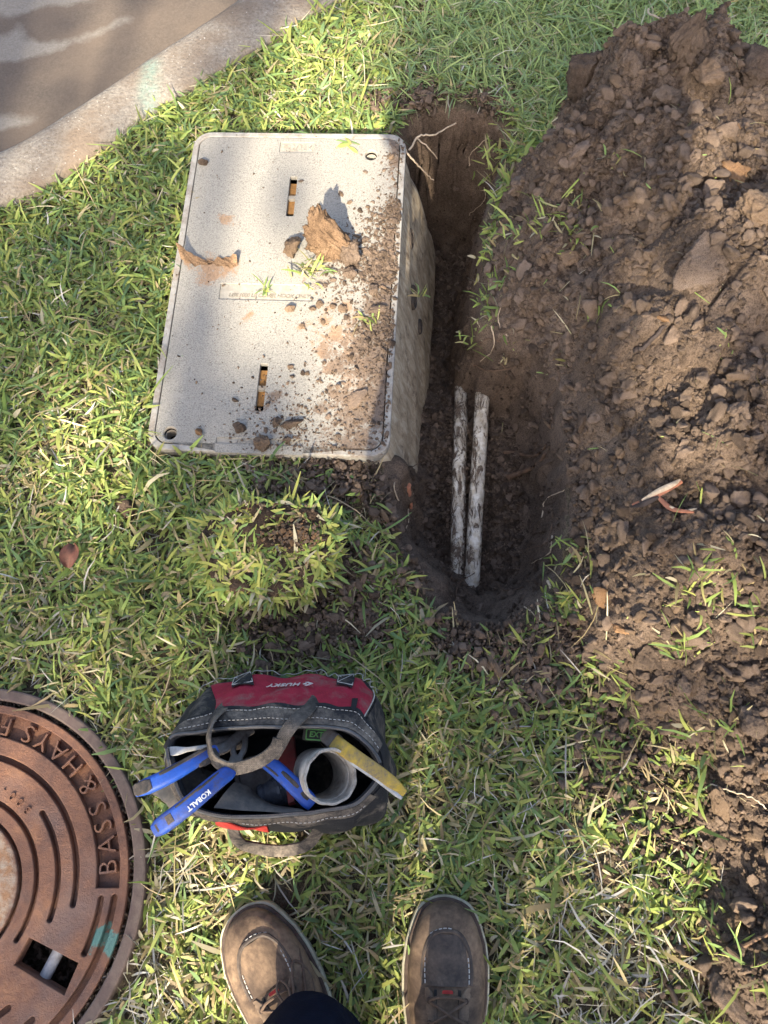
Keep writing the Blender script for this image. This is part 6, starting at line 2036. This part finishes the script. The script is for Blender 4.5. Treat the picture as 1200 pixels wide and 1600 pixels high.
# ------------------------------------------------------------------ tufts, seedlings
def tuft(px, py, n, L, label, spread=.02, straw=.2, group=None, z=None, W=.0045, el=(8, 60), name='grass_tuft', cat='grass tuft', face=None):
    p = surf_px(px, py) if z is None else np.array(P3(px, py, z))
    t = RNG.normal(0, spread, (n, 2))
    B = np.stack([t[:, 0], t[:, 1] * .8, np.zeros(n)], -1)
    if z is None:
        B[:, 2] = np.clip(surf(p[0] + B[:, 0], p[1] + B[:, 1]) - p[2], -.03, .03)
    cols = GREENS[RNG.integers(0, 4, n)] * RNG.uniform(.85, 1.35, n)[:, None]
    s = RNG.uniform(0, 1, n) < straw; cols[s] = STRAWC[RNG.integers(0, 4, s.sum())]
    y = RNG.uniform(0, 1, n) < .2; cols[y] = cols[y] * .4 + YELLOW * .6
    az = RNG.uniform(0, 6.28, n) if face is None else face + RNG.normal(0, .7, n)
    V, F, C = blades(B, az, np.radians(RNG.uniform(el[0], el[1], n)), np.clip(L * np.exp(RNG.normal(0, .3, n)), .012, .11), np.clip(RNG.normal(W, W * .2, n), .0012, .008), cols, .8, .5)
    o = link(name, np_mesh(name, V, F, M['grass'], colors=C)); o.location = p
    return tag(o, label, cat, group)


TG = 'grass tufts caught in the heap'
for a, b, n, L, s, lab, st in (
        (840, 358, 46, .038, .032, 'wide green grass tuft across the heap edge left of the tan-brown clod', .25),
        (880, 332, 26, .034, .022, 'green grass tuft just above the wide tuft on the heap edge', .2),
        (905, 365, 18, .032, .016, 'small green tuft against the tan-brown clod', .3),
        (800, 232, 34, .042, .03, 'green tuft hanging at the far end of the trench lip', .25),
        (770, 262, 22, .035, .018, 'small green tuft drooping into the far end of the trench', .3),
        (772, 395, 26, .034, .02, 'pale green tuft on the trench lip opposite the box', .4),
        (764, 455, 30, .038, .018, 'green tuft hanging over the trench lip halfway along the box', .35),
        (750, 520, 24, .034, .016, 'green tuft at the narrowest place of the trench lip', .3),
        (800, 432, 10, .026, .012, 'sparse little tuft on bare soil by the trench lip', .5),
        (1078, 915, 28, .045, .024, 'green tuft with long stalk on the lower heap', .25),
        (1135, 925, 36, .042, .03, 'spread green tuft at the picture edge of the lower heap', .3),
        (1062, 1010, 20, .045, .014, 'dark green star-shaped sprig above the hollow in the heap', .05),
        (1118, 1135, 24, .05, .014, 'pale dry tuft with bleached root and long green blades', .45),
        (935, 1062, 40, .036, .035, 'green tuft at the foot of the heap right of the fist-sized clod', .25),
        (970, 1090, 30, .034, .03, 'yellow-green tuft on the foot of the heap', .3),
        (892, 868, 20, .03, .016, 'thin green tuft on the trench edge by the orange patch', .3),
        (870, 960, 22, .032, .02, 'dark green tuft on the lip of the rounded trench end', .2),
        (905, 945, 20, .032, .02, 'small tuft between the rounded trench end and the orange clay', .3),
        (985, 1140, 22, .036, .025, 'sparse green tuft half buried by the lower heap', .3),
        (1020, 1180, 30, .036, .03, 'green tuft in a hollow among crumbs of the lower heap', .25),
        (1035, 1390, 70, .045, .035, 'bright yellow-green tuft beside the wedge-shaped clod', .12),
        (1160, 1500, 22, .05, .02, 'dark green broad-bladed tuft in the lowest corner of the heap', .05),
        (930, 500, 7, .024, .008, 'tiny seedling sprig on the bare heap near the black twig', .1),
        (1130, 545, 6, .022, .008, 'tiny pair of seedling leaves at the right of the mid heap', .0),
        (958, 250, 8, .03, .01, 'small pale sprig lying on the upper heap', .3),
        (800, 545, 8, .022, .014, 'few short blades at the bend of the trench lip', .4),
        (870, 570, 10, .024, .016, 'pale little sprig on the flank above the trench', .5),
        (1180, 985, 20, .04, .025, 'green tuft at the picture edge above the heap hollow', .3)):
    tuft(a, b, int(n * 1.2), L * .8, lab, s, st, TG, W=.0038)
# on the lid, on the wall
def lid_z(px, py):
    lx, ly = lid_px(px, py); return float(box_pt(lx, ly)[2]) + .003
tuft(482, 424, 34, .028, 'torn green grass sprig under the tall shard on the lid', .014, .3, None, lid_z(482, 424), .004)
tuft(415, 452, 12, .024, 'small green grass sprig standing over the lettered panel of the lid', .005, .0, None, lid_z(415, 452), .0036)
tuft(577, 497, 12, .022, 'little grass sprig on the muddy lid edge', .007, .3, None, lid_z(577, 497), .0034)
tuft(548, 226, 9, .028, 'cut green stalk lying on the far end of the lid', .006, .2, None, lid_z(548, 226), .004, (2, 12))
tuft(655, 462, 9, .020, 'tiny sprig stuck on the box wall', .005, .5, None, -0.06, .003)

# ------------------------------------------------------------------ roots, twigs, a leaf, a curled flake
def root(pts_px, r0, r1, mat, name, label, cat='root', zoff=.004, group=None, zs=None, wig=.003):
    pts = []
    for i, (a, b) in enumerate(pts_px):
        p = surf_px(a, b) if zs is None else np.array(P3(a, b, zs[i]))
        pts.append(p + np.array([0, 0, zoff if zs is None else 0]))
    c = crom(pts, 6); c += RNG.normal(0, wig * .25, c.shape)
    mb = MB(); mb.tube([tuple(q) for q in c], 1.0, 7, scales=list(np.linspace(r0, r1, len(c))))
    o = mb.build(name, mat)
    return tag(o, label, cat, group)


root([(988, 553), (1005, 545), (1025, 525), (1040, 508)], .0040, .0030, M['twig'], 'twig', 'short black twig lying on the heap between two small clods', 'twig', .006)
tw = None
sr = thing('split_root', 'split reddish root with torn pale wood lying on the heap', 'root', tuple(surf_px(1030, 785)))
def split_piece(pts_px, zo, r, mat, name):
    pts = [np.array(surf_px(a, b)) + np.array([0, 0, z]) for (a, b), z in zip(pts_px, zo)]
    c = crom(pts, 6); n = len(c)
    mb = MB(); prof = [(1, .0), (.55, .45), (-.5, .5), (-1, .05), (-.45, -.4), (.5, -.45)]
    mb.sweep([tuple(q) for q in c], prof, scales=[(r * .8 * (0.35 + 0.75 * math.sin(math.pi * min(1, (i + 1.5) / (n + 1)))), r * .6) for i in range(n)])
    return mb.build(name, mat, sr)
split_piece([(1056, 757), (1040, 766), (1020, 776), (1000, 785)], (.014, .016, .013, .008), .0050, M['root_pale'], 'splinter')
split_piece([(1058, 760), (1036, 770), (1012, 781), (986, 792)], (.011, .012, .010, .007), .0062, M['root_red'], 'bark_strip')
split_piece([(1022, 778), (1034, 790), (1048, 800), (1078, 806)], (.011, .010, .010, .008), .0050, M['root_red'], 'bark_strip')
split_piece([(1040, 797), (1060, 803), (1082, 801)], (.014, .013, .011), .0028, M['root_pale'], 'splinter')
split_piece([(982, 797), (1000, 793), (1024, 782)], (.006, .008, .009), .0055, M['twig'], 'bark_strip')
root([(792, 748), (812, 742), (838, 728), (850, 712)], .006, .003, M['root'], 'root', 'brown root crossing the trench wall beside the pipes', 'root', .006)
root([(786, 708), (815, 712), (835, 716), (852, 700)], .0045, .002, M['root'], 'root', 'thin brown root just above the other in the trench wall', 'root', .006)
root([(637, 762), (640, 778), (642, 798)], .0055, .0025, M['root_red'], 'root', 'short red torn root sticking from the trench slope by the box', 'root', .007)
root([(640, 235), (655, 212), (680, 210), (712, 192)], .0022, .0012, M['root_pale'], 'root', 'thin pale root hanging over the far corner of the box', 'root', zs=(-.01, .0, -.01, -.03))
root([(632, 232), (645, 250), (662, 268), (678, 282)], .0022, .0010, M['root_pale'], 'root', 'thin pale root dangling into the trench behind the box rim', 'root', zs=(.02, .01, -.03, -.06))
root([(650, 215), (668, 230), (684, 248)], .0016, .0008, M['root_pale'], 'root', 'hair-thin pale root at the far end of the trench', 'root', zs=(-.01, -.02, -.05))
root([(740, 575), (765, 585), (800, 578), (815, 570)], .0016, .0008, M['root'], 'root', 'thin brown root over the top ends of the pipes', 'root', .006)
root([(855, 910), (858, 920)], .003, .0015, M['root_pale'], 'root', 'white root stub in the rounded end of the trench', 'root', .004)
root([(1012, 15), (1020, 25), (1050, 30), (1082, 28)], .0022, .0012, M['root_pale'], 'root', 'pale dry stem across the top of the upright slab', 'stem', zs=(.08, .12, .15, .15))
root([(1092, 30), (1105, 52), (1112, 75)], .0022, .0015, M['root_pale'], 'root', 'bleached stem dangling beside the upright slab', 'stem', zs=(.15, .15, .14))
root([(1100, 1225), (1130, 1236), (1160, 1246), (1185, 1262)], .0012, .0008, M['root_pale'], 'root', 'thread-like pale root trailing over the smooth egg-shaped clod', 'root', .02)
root([(1140, 1478), (1165, 1470), (1200, 1452)], .0030, .0022, M['root'], 'root', 'brown root lying across the lowest part of the heap', 'root', .012)
root([(1040, 1312), (1060, 1325), (1080, 1342)], .0030, .0020, M['root_red'], 'root', 'reddish twig beside the bright yellow-green tuft', 'twig', .014)
root([(560, 545), (545, 558), (530, 565)], .0011, .0008, M['twig'], 'twig', 'tiny dark twig on the lid above the near slot', 'twig', zs=[.008] * 3) if False else None

for k in range(26):
    a_, b_2 = [(RNG.uniform(820, 880), RNG.uniform(560, 920)), (RNG.uniform(610, 680), RNG.uniform(760, 940)), (RNG.uniform(700, 860), RNG.uniform(900, 965)), (RNG.uniform(660, 770), RNG.uniform(180, 300)), (RNG.uniform(740, 800), RNG.uniform(470, 570))][k % 5]
    t_ = RNG.uniform(0, 6.28); l_ = RNG.uniform(14, 34)
    root([(a_, b_2), (a_ + l_ * math.cos(t_), b_2 + l_ * math.sin(t_)), (a_ + 2 * l_ * math.cos(t_ + .5), b_2 + 2 * l_ * math.sin(t_ + .5))], RNG.uniform(.0009, .0016), .0006, M['root'] if k % 3 else M['root_pale'], 'fine_root', 'fine hair-like root poking from the cut trench wall', 'root', RNG.uniform(.004, .010), 'fine roots in the trench wall')

# dead leaf in the grass
c = np.array(P3(113, 870, -0.004)); G = []
for i in range(9):
    t = i / 8; row = []
    for j in range(7):
        s = (j - 3) / 3
        w = .016 * math.sin(math.pi * (0.08 + .87 * t)) ** .7
        row.append((c[0] + s * w + .004 * math.sin(t * 3), c[1] + (t - .5) * .040, c[2] + .009 * s * s - .010 * (t - .5) ** 2 * 4 + .002 * math.sin(5 * s + 4 * t) + .014))
    G.append(row)
mb = MB(); mb.grid(G); o = mb.build('dead_leaf', M['dead_leaf'])
sol = np.array([v.co[:] for v in o.data.vertices]); n_ = len(sol)
low_ = sol - np.array([0, 0, .0006]); FF = np.array([p.vertices[:] for p in o.data.polygons])
o.data = np_mesh('dead_leaf', np.concatenate([sol, low_]), np.concatenate([FF, FF[:, ::-1] + n_]), M['dead_leaf'], True)
tag(o, 'curled reddish-brown dead leaf lying in the grass', 'leaf')

# curled flake of dried mud on the lid
lx0, ly0 = lid_px(292, 408); G = []
for i in range(41):
    t = i / 40; row = []
    for j in range(9):
        s = j / 8
        lx = lx0 + .112 * t * .95 - .008; ly = ly0 + .004 - .012 * t + (s - .5) * (.013 + .007 * math.sin(t * 9 + .4) + .003 * math.sin(t * 31)) - .004 * math.sin(t * 5) + .0012 * math.sin(t * 47 + s * 3)
        up = .030 * math.exp(-(t / .20) ** 2) * (.3 + .7 * s) + .014 * math.exp(-((t - .97) / .09) ** 2) * s + .0025 * s + .0018 * math.sin(t * 17 + s * 3) + .0012 * math.sin(t * 41 + s * 13)
        row.append(box_pt(lx - .006 * s * (t < .3), ly, .003 + max(up, .0008)))
    G.append(row)
mb = MB(); mb.grid(G); o = mb.build('mud_flake', M['orange_clay'])
sol = np.array([v.co[:] for v in o.data.vertices]); n_ = len(sol); FF = np.array([p.vertices[:] for p in o.data.polygons])
o.data = np_mesh('mud_flake', np.concatenate([sol, sol - np.array([0, 0, .0022])]), np.concatenate([FF, FF[:, ::-1] + n_]), M['clay'], True)
tag(o, 'thin curled flake of dried tan mud on the lid near its grassy long side', 'mud flake')

# ------------------------------------------------------------------ the two buried pipes
def pipe(pts, r, label, bias):
    c = crom([P3(a, b, z) for a, b, z in pts], 10)
    n = len(c); G = []; C = []
    for i, p in enumerate(c):
        t = np.array(c[min(i + 1, n - 1)]) - np.array(c[max(i - 1, 0)]); t /= np.linalg.norm(t)
        s = np.cross(t, [0, 0, 1]); s /= np.linalg.norm(s); u = np.cross(s, t)
        G.append([p + (s * math.cos(a) + u * math.sin(a)) * r for a in np.linspace(0, 2 * math.pi, 25)[:-1]])
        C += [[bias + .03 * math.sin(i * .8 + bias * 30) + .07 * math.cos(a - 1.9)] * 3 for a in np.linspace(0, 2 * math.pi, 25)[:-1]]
    V = np.array(G).reshape(-1, 3); m = 24
    F = [(i * m + j, i * m + (j + 1) % m, (i + 1) * m + (j + 1) % m, (i + 1) * m + j) for i in range(n - 1) for j in range(m)]
    o = link('pipe', np_mesh('pipe', V, F, M['pipe'], True, colors=np.array(C)))
    return tag(o, label, 'pipe', 'buried pipes in the trench')
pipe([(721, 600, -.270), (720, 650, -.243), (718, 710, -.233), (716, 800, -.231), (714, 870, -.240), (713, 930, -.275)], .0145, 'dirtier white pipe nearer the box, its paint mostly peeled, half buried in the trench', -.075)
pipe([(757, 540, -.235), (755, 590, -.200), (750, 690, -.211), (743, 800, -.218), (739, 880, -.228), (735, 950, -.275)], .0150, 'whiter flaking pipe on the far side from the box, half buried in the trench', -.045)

pts = []; rr = []
for ends in (((716, 640, -.244), (714, 710, -.233), (712, 800, -.231), (711, 890, -.244)), ((757, 590, -.228), (752, 690, -.220), (745, 800, -.221), (740, 905, -.236))):
    c = crom([P3(*q) for q in ends], 60)
    for sd_ in (-1, 1):
        for q in c:
            for _ in range(2):
                r = .0016 * math.exp(abs(RNG.normal(0, .6)))
                pts.append((q[0] + sd_ * abs(RNG.normal(.0145, .0045)), q[1] + RNG.normal(0, .004), q[2] + RNG.uniform(-.004, .006))); rr.append(min(r, .006))
crumbs('pipe_soil', np.array(pts), np.array(rr), 'damp', 'damp crumbs packed along the buried pipes')

# ------------------------------------------------------------------ tree behind the photographer: dappled shade
LIT = [(1060, 230, 140, 150, .62), (1100, 560, 130, 200, .58), (1100, 900, 140, 150, .62), (1130, 1250, 110, 200, .60), (950, 480, 60, 120, .55), (60, 165, 90, 60, .9), (150, 150, 70, 50, .6), (80, 1300, 110, 200, .75), (150, 1120, 60, 60, .6),   # places on the photograph that the sun reaches: x, y, radii (px), strength
    (500, 120, 105, 105, 1), (430, 190, 110, 60, 1), (560, 60, 45, 90, .7), (330, 200, 70, 55, .8), (240, 280, 60, 55, .6), (100, 105, 75, 90, 1), (60, 210, 60, 55, .7), (265, 20, 45, 55, .8), (30, 280, 60, 60, .9), (400, 40, 50, 40, .3),
    (540, 300, 80, 110, 1), (480, 440, 130, 95, 1), (400, 500, 85, 55, 1), (335, 430, 32, 50, .9), (530, 560, 90, 60, 1), (470, 250, 30, 50, .9), (585, 215, 32, 50, 1),
    (140, 660, 60, 50, 1), (90, 750, 60, 50, .9), (40, 800, 40, 40, .5), (440, 855, 85, 70, .8), (330, 930, 40, 40, .6), (60, 1090, 90, 30, .7), (220, 1090, 50, 50, .6),
    (320, 1350, 90, 60, 1), (380, 1300, 30, 30, .7), (400, 1440, 50, 60, .9), (600, 1500, 45, 70, .6), (350, 1550, 60, 70, .8), (790, 1480, 60, 140, .9), (870, 1260, 60, 60, .7), (760, 1180, 50, 40, .4), (1030, 1390, 55, 45, 1), (1000, 1060, 60, 50, .6), (940, 950, 55, 60, 1), (890, 1500, 40, 60, .6), (60, 1450, 60, 70, .5), (100, 1250, 60, 60, .4), (960, 1220, 40, 40, .7), (1150, 1530, 50, 40, .5),
    (1140, 300, 70, 70, 1), (1180, 420, 60, 60, .8), (712, 330, 10, 40, .7), (1160, 800, 60, 50, .6), (820, 470, 40, 40, .4), (1100, 130, 60, 50, .5), (1120, 950, 50, 40, .6), (930, 380, 60, 50, .4)]


def lit_at(x, y):
    v = np.zeros(x.shape)
    for a, b, ra, rb, k in LIT:
        c = P2(a, b, 0.0); e = P2(a + ra, b, 0.0); g = P2(a, b - rb, 0.0)
        rx_, ry_ = e[0] - c[0] + .06, g[1] - c[1] + .09
        v = np.maximum(v, k * sstep(1.5 - np.hypot((x - c[0]) / rx_, (y - c[1]) / ry_)))
    return v


tree = thing('tree', 'leafy broad-crowned tree standing behind the photographer and dappling the lawn', 'tree', (-1.9, -9.2, SOIL_Z))
rt = np.random.default_rng(5)
TS = TO_SUN
pos = []
n = 11000
gx_ = rt.uniform(-3.0, 3.2, n); gy_ = rt.uniform(-2.2, 3.6, n)
inw = (gx_ > -1.1) & (gx_ < 1.2) & (gy_ > -.6) & (gy_ < 2.0)
lit_ = lit_at(gx_, gy_)
open_ = 0.5 + 0.9 * fbm(gx_, gy_ * .7, .55, 3, 400)
p_shade = np.where(inw, 1.0 - lit_, np.where(open_ > .62, .12, .75))
kk = rt.uniform(0, 1, n) < p_shade * 0.96
gx_, gy_ = gx_[kk], gy_[kk]
tt = rt.uniform(9.0, 12.5, len(gx_))
CL = np.stack([gx_, gy_, np.zeros(len(gx_))], -1) + TS[None] * tt[:, None]
nl = 7
Cc = np.repeat(CL, nl, 0) + rt.normal(0, .026, (len(CL) * nl, 3))
m = len(Cc)
nrm = rt.normal(0, .55, (m, 3)) + TS[None] * 1.0; nrm /= np.linalg.norm(nrm, axis=1)[:, None]
ax = rt.normal(size=(m, 3)); ax -= (ax * nrm).sum(1)[:, None] * nrm; ax /= np.linalg.norm(ax, axis=1)[:, None]
bx = np.cross(nrm, ax)
ll = rt.uniform(.034, .052, m)[:, None]; ww = ll * rt.uniform(.38, .5, m)[:, None]
V = np.stack([Cc - ax * ll, Cc - ax * ll * .05 + bx * ww * 1.15, Cc + ax * ll * 1.1, Cc - ax * ll * .05 - bx * ww * 1.15], 1).reshape(-1, 3)
F = np.arange(m * 4).reshape(-1, 4)
tb = np.array(tree.location[:])
crown = link('crown', np_mesh('crown', V - tb, F, M['leaf']), tree)
cen = CL.mean(0)
mb = MB()
tr = crom([(-1.9, -9.2, -.1), (-1.85, -9.15, 1.2), (-1.7, -9.1, 2.6), (-1.4, -9.0, 4.0), (-1.0, -8.7, 5.2)], 6)
mb.tube([tuple(q) for q in tr], 1.0, 14, scales=list(np.linspace(.21, .10, len(tr))))
mb.build('trunk', M['bark'], tree)
for k in range(16):
    e = CL[rt.integers(0, len(CL))]; s = tr[rt.integers(len(tr) // 2, len(tr))]
    mid = (s + e) / 2 + np.array([0, 0, .3]) + rt.normal(0, .25, 3)
    c = crom([s, mid, e], 8)
    mb = MB(); mb.tube([tuple(q) for q in c], 1.0, 7, scales=list(np.linspace(.05, .012, len(c))))
    mb.build('limb', M['bark'], tree)
